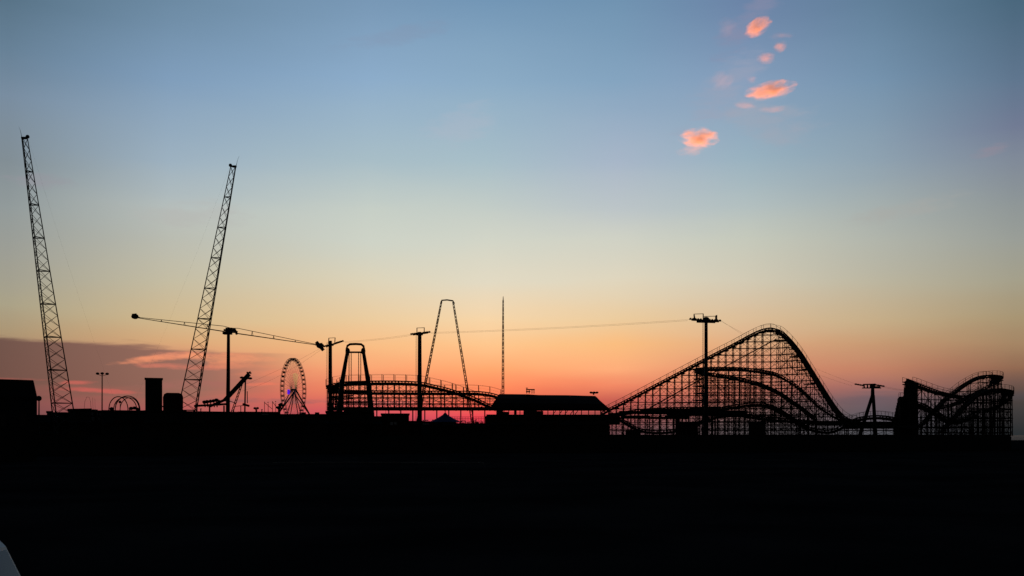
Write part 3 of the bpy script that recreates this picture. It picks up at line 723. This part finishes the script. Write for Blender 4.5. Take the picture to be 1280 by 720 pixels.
# tent
t = thing('tent', P(552, HY, 250), 'dark blue peaked tent under the low coaster run', 'tent'); t.location.z = DECK
b = MB(); ct = P(556.5, 515.8, 250); ut2 = 250/F
rings = []
for (rr, y) in ((20, 527.5), (13, 524.2), (7, 521), (3, 518.4), (1, 516)):
    rings.append([Vector((ct.x-(2.4 if rr > 15 else 1)*ut2*0, 250, 0))+Vector((math.cos(2*math.pi*k/12)*rr*ut2*(1 if k % 2 == 0 else .93), math.sin(2*math.pi*k/12)*rr*ut2*.6, P(0, y, 250).z)) for k in range(12)])
b.loft(rings); b.build('canopy', 'blue', t)
for k in range(6):
    b = MB(); a = rings[0][2*k]; b.bar((a.x, a.y, DECK), a, .12); b.build('pole', 'steel', t)
b = MB(); b.tube([P(556.5, 517, 250), P(556.5, 513.5, 250)], .1, 6); b.build('finial', 'steel', t)
t = tag(MB().build('x', 'blue')) if False else None

# far railing and shrubs seen below the low coaster
t = thing('fence', P(585, HY, 305), 'thin distant post fence seen under the low coaster', 'fence'); t.location.z = DECK
b = MB()
for k in range(26): a = P(560+k*2, 527, 305); b.bar((a.x, 305, DECK), P(560+k*2, 520.8+.5*rnd.random(), 305), .09)
b.build('posts', 'steel', t)
b = MB()
for y in (520.9, 523.2): b.bar(P(559, y, 305), P(611, y, 305), .07)
b.build('rails', 'steel', t)
where = ['below the pylon by the low coaster', 'left of the blue tent', 'behind the blue tent', 'right behind the blue tent', 'under the middle of the low coaster', 'below the leg of the tall arch tower', 'right of the arch tower leg', 'midway to the station', 'near the station', 'against the station']
for i in range(10):
    px = 541+i*7.6; D = 297+rnd.uniform(-1, 1); t = thing('shrub', (P(px, 0, D).x, D, DECK), 'dark shrub %s' % where[i], 'shrub', 'shrubs behind the low coaster')
    top = 525.2+rnd.uniform(-1, 1.6); H = P(0, top, D).z-DECK
    b = MB(); b.tube([(P(px, 0, D).x, D, DECK), (P(px, 0, D).x+.1, D, DECK+H*.7)], [.15, .06], 6); b.build('trunk', 'timber', t)
    b = MB(); cc = Vector((P(px, 0, D).x, D, DECK+H*.55))
    for j in range(420):
        v = Vector((rnd.gauss(0, 1), rnd.gauss(0, 1), rnd.gauss(0, 1))).normalized()*(rnd.random()**.4)
        p = cc+Vector((v.x*1.25*(1+.3*math.sin(i+v.z*5)), v.y*1.2, v.z*H*.48)); d1 = Vector((rnd.uniform(-1, 1), rnd.uniform(-1, 1), rnd.uniform(-1, 1))).normalized()*.17; d2 = Vector((rnd.uniform(-1, 1), rnd.uniform(-1, 1), rnd.uniform(-1, 1))).normalized()*.12
        k0 = len(b.v); b.v += [p-d1, p+d2, p+d1, p-d2]; b.f.append((k0, k0+1, k0+2, k0+3))
    b.build('crown', 'leaf', t)

# ------------------------------------------------------------------ pier
front = [(-130, 178), (60, 190), (400, 212), (620, 224), (900, 232), (1100, 240), (1263.5, 264)]
pf = [P(x, 0, D) for x, D in front]; outline = [Vector((p.x, p.y, 0)) for p in pf]
outline += [Vector((outline[-1].x+.5, 300, 0)), Vector((outline[-1].x, 345, 0)), Vector((outline[0].x-40, 345, 0))]
t = thing('pier', (0, 260, 0), 'long low dark pier deck on piles carrying all the rides', 'pier')
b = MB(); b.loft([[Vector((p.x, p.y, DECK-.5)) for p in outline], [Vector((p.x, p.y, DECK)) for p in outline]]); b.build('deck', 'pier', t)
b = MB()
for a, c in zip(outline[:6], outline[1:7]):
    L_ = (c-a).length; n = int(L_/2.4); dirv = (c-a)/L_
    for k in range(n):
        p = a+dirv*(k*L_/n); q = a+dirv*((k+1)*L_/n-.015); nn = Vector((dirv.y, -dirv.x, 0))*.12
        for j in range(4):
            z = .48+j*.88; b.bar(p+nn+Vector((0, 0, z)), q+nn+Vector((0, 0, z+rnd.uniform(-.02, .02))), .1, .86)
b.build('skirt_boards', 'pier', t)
b = MB()
for a, c in zip(outline[:6], outline[1:7]): b.bar(a+Vector((0, .12, 1.7)), c+Vector((0, .12, 1.7)), .08, 3.2)
b.build('backing_wall', 'timber', t)
for a, c in zip(outline[:8], outline[1:9]):
    L_ = (c-a).length; n = max(1, int(L_/6))
    for k in range(n): p = a.lerp(c, k/n)+Vector((0, .5, 0)); b = MB(); b.tube([p, p+Vector((0, 0, DECK-.5))], .22, 8); b.build('pile', 'timber', t)
b = MB()
for a, c in zip(outline[:6], outline[1:7]):
    b.bar(a+Vector((0, .15, DECK+.1)), c+Vector((0, .15, DECK+.1)), .25, .5)
b.build('edge_kerb', 'timber', t)
o = MB(); a = P(474, 557.5, 215.5); o.box(a.x, a.x+3.4, 215.2, 215.3, a.z, a.z+.35); o = o.build('glint_board', 'wall3'); tag(o, 'faint dull board added for a glint low on the pier front below the low coaster', 'glint_board')  # board added to stand in for a small glint, no real sign
o.location.y -= 2

# ------------------------------------------------------------------ ground, sea
def sheet(name, x0, x1, y0, y1, z, m, nx=1, ny=1):
    b = MB()
    for j in range(ny+1):
        for i in range(nx+1): b.v.append(Vector((x0+(x1-x0)*i/nx, y0+(y1-y0)*j/ny, z)))
    for j in range(ny):
        for i in range(nx): k = j*(nx+1)+i; b.f.append((k, k+1, k+nx+2, k+nx+1))
    o = b.build(name, m); o['kind'] = 'structure'; return o
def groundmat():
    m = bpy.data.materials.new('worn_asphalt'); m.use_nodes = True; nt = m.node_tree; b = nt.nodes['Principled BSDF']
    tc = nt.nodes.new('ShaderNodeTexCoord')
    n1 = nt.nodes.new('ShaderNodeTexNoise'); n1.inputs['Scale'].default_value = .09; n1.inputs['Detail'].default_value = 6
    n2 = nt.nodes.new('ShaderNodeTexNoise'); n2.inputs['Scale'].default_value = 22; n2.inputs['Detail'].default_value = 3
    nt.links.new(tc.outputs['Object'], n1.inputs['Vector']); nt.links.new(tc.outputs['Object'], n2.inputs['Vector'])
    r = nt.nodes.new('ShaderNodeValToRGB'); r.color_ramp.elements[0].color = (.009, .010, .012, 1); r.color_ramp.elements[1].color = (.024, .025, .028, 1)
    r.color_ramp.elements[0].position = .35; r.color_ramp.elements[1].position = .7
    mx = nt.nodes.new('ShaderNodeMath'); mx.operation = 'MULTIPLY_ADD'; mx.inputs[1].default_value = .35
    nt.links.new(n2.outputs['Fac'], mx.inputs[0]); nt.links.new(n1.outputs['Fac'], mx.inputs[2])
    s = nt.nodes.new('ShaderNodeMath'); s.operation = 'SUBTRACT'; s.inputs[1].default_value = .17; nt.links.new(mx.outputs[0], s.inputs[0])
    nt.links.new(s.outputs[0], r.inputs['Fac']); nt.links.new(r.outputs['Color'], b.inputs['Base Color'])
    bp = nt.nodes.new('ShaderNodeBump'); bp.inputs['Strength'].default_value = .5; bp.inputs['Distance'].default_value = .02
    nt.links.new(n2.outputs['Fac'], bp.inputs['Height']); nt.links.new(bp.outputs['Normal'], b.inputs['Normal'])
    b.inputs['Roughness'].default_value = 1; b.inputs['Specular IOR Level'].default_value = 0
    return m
def seamat():
    m = bpy.data.materials.new('sea_water'); m.use_nodes = True; nt = m.node_tree; b = nt.nodes['Principled BSDF']
    b.inputs['Base Color'].default_value = (.02, .03, .035, 1); b.inputs['Roughness'].default_value = .05; b.inputs['IOR'].default_value = 1.33
    tc = nt.nodes.new('ShaderNodeTexCoord'); n = nt.nodes.new('ShaderNodeTexNoise'); n.inputs['Scale'].default_value = .3; n.inputs['Detail'].default_value = 6
    mp = nt.nodes.new('ShaderNodeMapping'); mp.inputs['Scale'].default_value = (.4, 1.6, 1)
    nt.links.new(tc.outputs['Object'], mp.inputs['Vector']); nt.links.new(mp.outputs['Vector'], n.inputs['Vector'])
    bp = nt.nodes.new('ShaderNodeBump'); bp.inputs['Strength'].default_value = .05; bp.inputs['Distance'].default_value = .04
    nt.links.new(n.outputs['Fac'], bp.inputs['Height']); nt.links.new(bp.outputs['Normal'], b.inputs['Normal'])
    return m
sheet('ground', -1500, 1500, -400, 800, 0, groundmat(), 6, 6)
sheet('sea', -60000, 60000, 780, 90000, -.25, seamat(), 4, 4)
sheet('far_ground', -60000, 60000, -60000, 781, -.35, M['wall'], 2, 2)
k = MB(); pts = [P(340, 0, 141), P(430, 0, 141.5), P(520, 0, 141), P(604, 0, 140)]
for a, c in zip(pts, pts[1:]): k.bar((a.x, a.y, .06), (c.x, c.y, .06), .3, .14)
o = k.build('kerb', mat('concrete_kerb', (.16, .16, .16))); o['kind'] = 'structure'

# ------------------------------------------------------------------ van at the lower left corner
vx = P(0, 0, 18).x-.8     # world x of the left picture edge at 18 m
t = thing('van', (vx-2.2, 18.9, 0), 'pale van whose sloping nose just enters the bottom left corner', 'van')
prof = [(-5, .45), (-.35+.9, .42), (.98, .55), (1.02, .9), (.80, 1.18), (.36, 1.30), (-.02, 2.06), (-.16, 2.2), (-.5, 2.26), (-4.9, 2.26), (-5.05, 2.1)]
b = MB()
rings = []
for (y, ins) in ((17.98, .08), (18.02, .0), (19.8, .0), (19.86, .08)):
    rings.append([Vector((vx+x-ins*(1 if x > -2 else -1)*.6, y, z-(ins*.5 if z > 1.3 else 0))) for x, z in prof])
b.loft(rings); b.build('body', 'carpaint', t)
b = MB(); b.loft([[(vx+.345, 18.12, 1.345), (vx+.03, 18.16, 2.0), (vx+.03, 19.68, 2.0), (vx+.345, 19.7, 1.345)], [(vx+.365, 18.12, 1.355), (vx+.05, 18.16, 2.01), (vx+.05, 19.68, 2.01), (vx+.365, 19.7, 1.355)]]); b.build('windscreen', 'glass', t)
for wx in (-.15, -3.9):
    for wy in (17.95, 19.7):
        b = MB(); b.tube([(vx+wx, wy, .34), (vx+wx, wy+.2, .34)], .34, 20); w_ = b.build('wheel', 'rubber', t)
        b = MB(); b.tube([(vx+wx, wy-.012, .34), (vx+wx, wy+.1, .34)], .19, 14); b.build('rim', 'carpaint', w_)
b = MB(); b.box(vx-1.3, vx-.25, 17.955, 17.975, 1.35, 1.98); b.build('side_window', 'glass', t)
b = MB(); b.box(vx+.9, vx+1.04, 18.1, 18.4, .75, .92); b.build('headlight', 'glass', t)
b = MB(); b.box(vx-.1, vx+.1, 17.7, 17.9, 1.35, 1.6); b.build('mirror', 'rubber', t)

t.location.z -= 0
for ch in t.children:
    if ch.name.split('.')[0] in ('body', 'windscreen', 'side_window', 'mirror'): ch.location.z -= .3

# ------------------------------------------------------------------ clouds: real lumps of vapour, lit by the sun below the horizon
def cloudmat(name, dens, seed, sc, rad):
    m = bpy.data.materials.new(name); m.use_nodes = True; nt = m.node_tree
    nt.nodes.remove(nt.nodes['Principled BSDF']); out = nt.nodes['Material Output']
    v = nt.nodes.new('ShaderNodeVolumePrincipled'); v.inputs['Color'].default_value = (1, .97, .95, 1); v.inputs['Anisotropy'].default_value = .62
    tc = nt.nodes.new('ShaderNodeTexCoord')
    ln = nt.nodes.new('ShaderNodeVectorMath'); ln.operation = 'LENGTH'
    mp0 = nt.nodes.new('ShaderNodeMapping'); mp0.inputs['Scale'].default_value = (1/rad[0], 1/rad[1], 1/rad[2])
    nt.links.new(tc.outputs['Object'], mp0.inputs['Vector']); nt.links.new(mp0.outputs['Vector'], ln.inputs[0])
    mp = nt.nodes.new('ShaderNodeMapping'); mp.inputs['Location'].default_value = (seed*3.7, seed*1.3, seed*2.1); mp.inputs['Scale'].default_value = (sc*.75, sc, sc*2.3)
    n = nt.nodes.new('ShaderNodeTexNoise'); n.inputs['Scale'].default_value = 1; n.inputs['Detail'].default_value = 6; n.inputs['Roughness'].default_value = .68
    nt.links.new(tc.outputs['Object'], mp.inputs['Vector']); nt.links.new(mp.outputs['Vector'], n.inputs['Vector'])
    a = nt.nodes.new('ShaderNodeMath'); a.operation = 'MULTIPLY_ADD'; a.inputs[1].default_value = -1.0; a.inputs[2].default_value = .72   # .42 - r
    nt.links.new(ln.outputs['Value'], a.inputs[0])
    s = nt.nodes.new('ShaderNodeMath'); s.operation = 'MULTIPLY_ADD'; s.inputs[1].default_value = 3.7; nt.links.new(n.outputs['Fac'], s.inputs[0])
    a2 = nt.nodes.new('ShaderNodeMath'); a2.operation = 'SUBTRACT'; a2.inputs[1].default_value = 1.75; nt.links.new(a.outputs[0], a2.inputs[0]); nt.links.new(a2.outputs[0], s.inputs[2])
    mr = nt.nodes.new('ShaderNodeMapRange'); mr.interpolation_type = 'SMOOTHSTEP'; mr.inputs['From Min'].default_value = -.3; mr.inputs['From Max'].default_value = 1.35; mr.inputs['To Max'].default_value = dens
    nt.links.new(s.outputs[0], mr.inputs['Value']); nt.links.new(mr.outputs['Result'], v.inputs['Density'])
    nt.links.new(v.outputs['Volume'], out.inputs['Volume'])
    return m
CL = [  # px, py, half width, half height, density, tilt, label
    (947, 34, 19, 12, 1.0, 28, 'topmost bright pink cloud puff, near the top edge'),
    (975, 57.5, 9, 9, .8, 0, 'small round pink cloud below the topmost puff'),
    (957, 73, 12, 8, .7, 5, 'small pink cloud midway between the topmost puff and the long one'),
    (940, 99, 8, 5, .35, 0, 'tiniest faint pink cloud left above the long one'),
    (964, 112.5, 33, 11, 1.0, 10, 'long bright pink cloud, widest of the group'),
    (931, 131, 16, 7, .3, -5, 'faint pink wisp left below the long pink cloud'),
    (966, 136, 18, 5, .3, 0, 'faint pink streak directly below the long pink cloud'),
    (874, 172, 25, 13, 1.1, -4, 'lowest and leftmost pink cloud, rounded with a darker middle'),
    (866, 187, 22, 8, .16, 8, 'pale wisp trailing under the lowest pink cloud'),
    (903, 100, 16, 15, .05, 40, 'very faint greyish wisp left of the long pink cloud'),
    (910, 33, 14, 14, .04, 20, 'very faint greyish wisp left of the topmost puff'),
]
CL.append((977, 45, 15, 4, .3, 4, 'thin faint pink wisp between the topmost puff and the small round one'))
CL = [(a, b_, c*.98, d*.86, e*(.6 if c < 13 else .45 if e == .3 else 1), f, g) for a, b_, c, d, e, f, g in CL]
Dc = 6000
for i, (px, py, hw, hh, de, tilt, label) in enumerate(CL):
    c = P(px, py, Dc); uc = Dc/F; rad = (hw*uc, (hw+hh)*.5*uc, hh*uc)
    b = MB(); b.ball((0, 0, 0), 1, (rad[0]*1.05, rad[1]*1.05, rad[2]*1.05), n=28, m=16)
    for j, v in enumerate(b.v):
        q = v*(1/ max(rad)); f = 1+.10*math.sin(q.x*6+i)*math.cos(q.z*11+i*2); b.v[j] = v*f
    me = bpy.data.meshes.new('cloud'); me.from_pydata(b.v, [], b.f); me.materials.append(cloudmat('cloud_vapour', de*.030, i+1, 1/(14*uc), rad))
    o = bpy.data.objects.new('cloud', me); COL.objects.link(o); o.location = c; o.rotation_euler = (0, -R(tilt), 0)
    tag(o, label, 'cloud', 'pink clouds in the upper right sky')

# ------------------------------------------------------------------ sun
SUN_AZ = -1.5; SUN_EL = -1.0
sd = bpy.data.lights.new('sun', 'SUN'); sd.energy = 4.6; sd.angle = R(.5); sd.color = (1, .26, .065)
so = bpy.data.objects.new('sun', sd); COL.objects.link(so)
dv = Vector((math.sin(R(SUN_AZ))*math.cos(R(SUN_EL)), math.cos(R(SUN_AZ))*math.cos(R(SUN_EL)), math.sin(R(SUN_EL))))
so.rotation_euler = dv.to_track_quat('Z', 'Y').to_euler(); so.location = (0, 50, 60)

# ------------------------------------------------------------------ sky
W = bpy.data.worlds.new('World'); S.world = W; W.use_nodes = True; nt = W.node_tree
bg = nt.nodes['Background']; LK = nt.links.new
def N_(t, **k):
    n = nt.nodes.new(t)
    for a, v in k.items(): setattr(n, a, v)
    return n
def val(x, sock):
    if isinstance(x, (int, float)): sock.default_value = x
    else: LK(x, sock)
def mth(op, a, b=None, c=None, clamp=False):
    n = N_('ShaderNodeMath', operation=op, use_clamp=clamp); val(a, n.inputs[0])
    if b is not None: val(b, n.inputs[1])
    if c is not None: val(c, n.inputs[2])
    return n.outputs[0]
def mrange(v, a, b, c=0., d=1., smooth=True):
    n = N_('ShaderNodeMapRange', interpolation_type='SMOOTHSTEP' if smooth else 'LINEAR'); LK(v, n.inputs['Value'])
    for k_, x in zip(('From Min', 'From Max', 'To Min', 'To Max'), (a, b, c, d)): val(x, n.inputs[k_])
    return n.outputs['Result']
def mix(f, a, b):
    n = N_('ShaderNodeMix', data_type='RGBA'); val(f, n.inputs[0])
    for x, i in ((a, 6), (b, 7)):
        if isinstance(x, tuple): n.inputs[i].default_value = (*x, 1)
        else: LK(x, n.inputs[i])
    return n.outputs[2]
def lin(c): return tuple(((x/255)/12.92 if x <= 10 else ((x/255+.055)/1.055)**2.4) for x in c)
tc = N_('ShaderNodeTexCoord'); sp = N_('ShaderNodeSeparateXYZ'); LK(tc.outputs['Generated'], sp.inputs[0])
az = mth('MULTIPLY', mth('ARCTAN2', sp.outputs[0], sp.outputs[1]), 180/math.pi)
el = mth('MULTIPLY', mth('ARCSINE', sp.outputs[2]), 180/math.pi)
def AE(px, py):
    x = (px-640)/F; z = (HY-py)/F
    return math.degrees(math.atan(x)), math.degrees(math.atan(z/math.sqrt(1+x*x)))
SKY = {
 10: [(0,(85,112,132)),(60,(100,126,148)),(120,(118,138,158)),(200,(127,139,146)),(260,(142,152,152)),(320,(155,156,140)),(380,(170,159,124)),(415,(171,145,108)),(450,(160,112,98)),(490,(150,85,85)),(530,(105,70,80))],
 212: [(0,(105,135,160)),(100,(125,155,185)),(200,(155,175,190)),(260,(178,188,185)),(300,(183,186,170)),(350,(199,187,146)),(400,(211,180,128)),(430,(216,165,116)),(460,(215,130,105)),(490,(200,95,90)),(515,(180,82,90)),(535,(120,70,85))],
 462: [(0,(118,150,180)),(100,(138,170,200)),(200,(165,187,197)),(260,(195,205,195)),(300,(203,210,192)),(350,(224,210,168)),(400,(238,200,145)),(430,(248,185,125)),(460,(245,162,114)),(485,(235,130,98)),(505,(215,100,95)),(520,(205,82,98)),(535,(150,70,85))],
 608: [(0,(112,148,180)),(100,(138,170,196)),(200,(165,188,198)),(260,(190,202,196)),(300,(208,212,192)),(350,(228,216,180)),(400,(250,210,155)),(430,(253,195,135)),(460,(255,165,110)),(485,(252,135,92)),(505,(242,100,82)),(520,(225,65,85)),(535,(160,50,70))],
 772: [(0,(110,145,175)),(100,(130,162,190)),(200,(165,180,198)),(260,(185,195,198)),(300,(205,208,190)),(350,(225,212,175)),(400,(238,200,145)),(430,(250,185,120)),(460,(249,169,120)),(480,(236,132,100)),(500,(190,88,82)),(520,(150,78,80)),(538,(105,75,80))],
 932: [(0,(105,130,165)),(100,(130,155,185)),(200,(150,175,190)),(260,(175,190,190)),(300,(195,200,180)),(350,(212,200,165)),(400,(222,185,140)),(430,(222,165,122)),(460,(212,138,108)),(490,(180,105,92)),(510,(130,95,92)),(535,(95,92,95))],
 1092: [(0,(95,125,152)),(100,(115,145,172)),(200,(140,160,175)),(250,(160,172,172)),(300,(175,180,165)),(350,(190,180,145)),(400,(200,170,125)),(430,(198,150,110)),(460,(190,125,100)),(480,(160,105,100)),(500,(110,90,100)),(520,(85,85,95)),(540,(78,82,88))],
 1268: [(0,(70,100,122)),(100,(92,115,140)),(160,(110,120,145)),(200,(125,135,150)),(250,(138,147,149)),(300,(150,156,146)),(350,(165,158,125)),(400,(168,145,105)),(430,(162,128,95)),(460,(140,100,80)),(480,(105,80,75)),(495,(66,62,64)),(515,(50,56,60)),(540,(37,46,49))],
}
EM = 27.0
for px in SKY:      # the middle of the sky is paler and greyer than straight interpolation gives
    out = []
    for y, c in SKY[px]:
        w_ = .40*max(0, 1-abs(y-335)/115)
        g = (c[0]*.35+c[1]*.45+c[2]*.2); out.append((y, tuple(v+(g+(0, 0, 1, )[i]*4-v)*w_ for i, v in enumerate(c))))
    SKY[px] = out
cols = sorted(SKY); prev = None
nz = N_('ShaderNodeTexNoise'); nz.inputs['Scale'].default_value = 6; nz.inputs['Detail'].default_value = 4; 
mpn = N_('ShaderNodeMapping'); mpn.inputs['Scale'].default_value = (1, 1, 5); LK(tc.outputs['Generated'], mpn.inputs['Vector']); LK(mpn.outputs[0], nz.inputs['Vector'])
nzc = mth('SUBTRACT', nz.outputs['Fac'], .5)
el2 = mth('MULTIPLY_ADD', nzc, .9, el)
for ci, px in enumerate(cols):
    r = N_('ShaderNodeValToRGB'); cr = r.color_ramp; cr.interpolation = 'LINEAR'
    st_s = sorted([(AE(px, y)[1]/EM, lin(c)) for y, c in SKY[px]])
    cr.elements[0].position = max(0, st_s[0][0]); cr.elements[0].color = (*st_s[0][1], 1)
    cr.elements[1].position = st_s[-1][0]; cr.elements[1].color = (*st_s[-1][1], 1)
    for p_, c_ in st_s[1:-1]:
        e = cr.elements.new(p_); e.color = (*c_, 1)
    LK(mth('DIVIDE', el2, EM), r.inputs['Fac'])
    if prev is None: prev = r.outputs['Color']
    else:
        prev = mix(mrange(az, AE(cols[ci-1], 0)[0], AE(px, 0)[0], smooth=False), prev, r.outputs['Color'])
sky = prev
# far cloud bank, low on the left
n2 = N_('ShaderNodeTexNoise'); n2.inputs['Scale'].default_value = 9; n2.inputs['Detail'].default_value = 7; n2.inputs['Roughness'].default_value = .6
mp2 = N_('ShaderNodeMapping'); mp2.inputs['Scale'].default_value = (1, 1, 9); LK(tc.outputs['Generated'], mp2.inputs['Vector']); LK(mp2.outputs[0], n2.inputs['Vector'])
n2c = mth('SUBTRACT', n2.outputs['Fac'], .5)
a0, e0 = AE(0, 421); a1, e1 = AE(300, 439)
edge = mrange(az, a0, a1, e0, e1, smooth=False)
d = mth('ADD', mth('SUBTRACT', edge, el), mth('MULTIPLY', n2c, 1.1))
bank = mth('MULTIPLY', mrange(d, -.12, .22), mrange(az, AE(235, 0)[0], AE(400, 0)[0], 1, 0))
bank = mth('MULTIPLY', bank, mrange(mth('MULTIPLY_ADD', n2c, 2.2, el), AE(100, 512)[1], AE(100, 478)[1], .35, .97))
bcol = mix(mrange(az, AE(0, 0)[0], AE(260, 0)[0], smooth=False), lin((104, 74, 70)), lin((146, 103, 93)))
sky = mix(bank, sky, bcol)
n3 = N_('ShaderNodeTexNoise'); n3.inputs['Scale'].default_value = 26; n3.inputs['Detail'].default_value = 7; n3.inputs['Roughness'].default_value = .65
mp3 = N_('ShaderNodeMapping'); mp3.inputs['Scale'].default_value = (1, 1, 4); LK(tc.outputs['Generated'], mp3.inputs['Vector']); LK(mp3.outputs[0], n3.inputs['Vector'])
n3c = mth('SUBTRACT', n3.outputs['Fac'], .5)
# px, py, half w, half h, slope(deg, up to the right), colour, alpha
WISP = [
 (190, 449, 55, 5.5, 7, (240, 145, 108), .9), (245, 443, 55, 4.5, 1, (232, 142, 110), .75), (290, 447, 70, 8, -2, (238, 150, 110), .75), (225, 458, 70, 4.5, -1, (222, 122, 102), .6),
 (300, 457, 50, 6, 1, (235, 140, 105), .55), (30, 474, 60, 2.6, 0, (200, 95, 90), .45), (95, 478, 34, 3.2, 2, (215, 100, 92), .6), (115, 488, 70, 3.8, -2, (215, 95, 90), .6), (250, 480, 90, 7, 2, (165, 100, 96), .55),
 (340, 466, 60, 5, 3, (235, 130, 100), .4), (330, 480, 30, 2.6, 3, (240, 120, 95), .6), (345, 501, 100, 5, 0, (130, 92, 98), .75), (450, 503, 90, 3.2, 0, (165, 98, 102), .55),
 (600, 522, 60, 6, 0, (240, 60, 80), .5),
 (1075, 501, 60, 7, 0, (95, 84, 94), .35), (1110, 490, 55, 2.2, -1, (120, 92, 98), .45), (1255, 494, 60, 9, 0, (70, 70, 80), .45),
 (575, 158, 60, 26, 15, (180, 182, 196), .28), (1235, 189, 32, 8, 6, (150, 135, 148), .5), (45, 226, 50, 10, 0, (150, 145, 155), .5), (945, 15, 60, 28, 40, (136, 138, 166), .6), (900, 120, 60, 40, 30, (156, 160, 180), .5), (960, 150, 70, 34, -10, (160, 164, 178), .5), (1130, 262, 80, 16, 10, (168, 165, 160), .4), (240, 268, 90, 20, 5, (178, 175, 172), .35), (500, 45, 90, 12, 12, (130, 148, 175), .4),
]
for (px, py, hw, hh, sl, c, al) in WISP:
    a_, e_ = AE(px, py); k = 57.3/F*math.cos(R(a_)); k2 = 57.3/F*math.cos(R(a_))**2
    dx = mth('SUBTRACT', az, a_); dy = mth('SUBTRACT', el, e_)
    tl = math.tan(R(sl)); dy = mth('MULTIPLY_ADD', dx, -tl, dy)
    dx = mth('DIVIDE', dx, hw*k2); dy = mth('DIVIDE', dy, hh*k)
    r2 = mth('ADD', mth('MULTIPLY', dx, dx), mth('MULTIPLY', dy, dy))
    m_ = mrange(mth('MULTIPLY_ADD', n3c, -3.4, r2), 1.0, -.25, 0, al)
    sky = mix(m_, sky, lin(c))
# away from the afterglow the dusk sky is dim
sunny = mrange(mth('ABSOLUTE', mth('SUBTRACT', az, 0)), 34, 90, 1, .05)
high = mrange(el, 25.5, 52, 1, .06)
nm = N_('ShaderNodeMix', data_type='RGBA', blend_type='MULTIPLY'); nm.inputs[0].default_value = 1
LK(sky, nm.inputs[6]); cb = N_('ShaderNodeCombineColor'); f_ = mth('MULTIPLY', sunny, high)
for i in range(3): LK(f_, cb.inputs[i])
LK(cb.outputs[0], nm.inputs[7])
ns = N_('ShaderNodeTexSky', sky_type='NISHITA'); ns.sun_disc = False; ns.sun_elevation = R(SUN_EL); ns.sun_rotation = R(SUN_AZ)
na = N_('ShaderNodeMix', data_type='RGBA', blend_type='ADD'); na.inputs[0].default_value = .02
LK(nm.outputs[2], na.inputs[6]); LK(ns.outputs[0], na.inputs[7])
LK(na.outputs[2], bg.inputs['Color']); bg.inputs['Strength'].default_value = 1.0
W.cycles.sampling_method = 'MANUAL'; W.cycles.sample_map_resolution = 1024

# ------------------------------------------------------------------ view
vs = S.view_settings; vs.view_transform = 'Standard'; vs.look = 'None'; vs.exposure = 0; vs.gamma = 1; vs.use_curve_mapping = False
S.cycles.volume_bounces = 1; S.cycles.volume_max_steps = 128
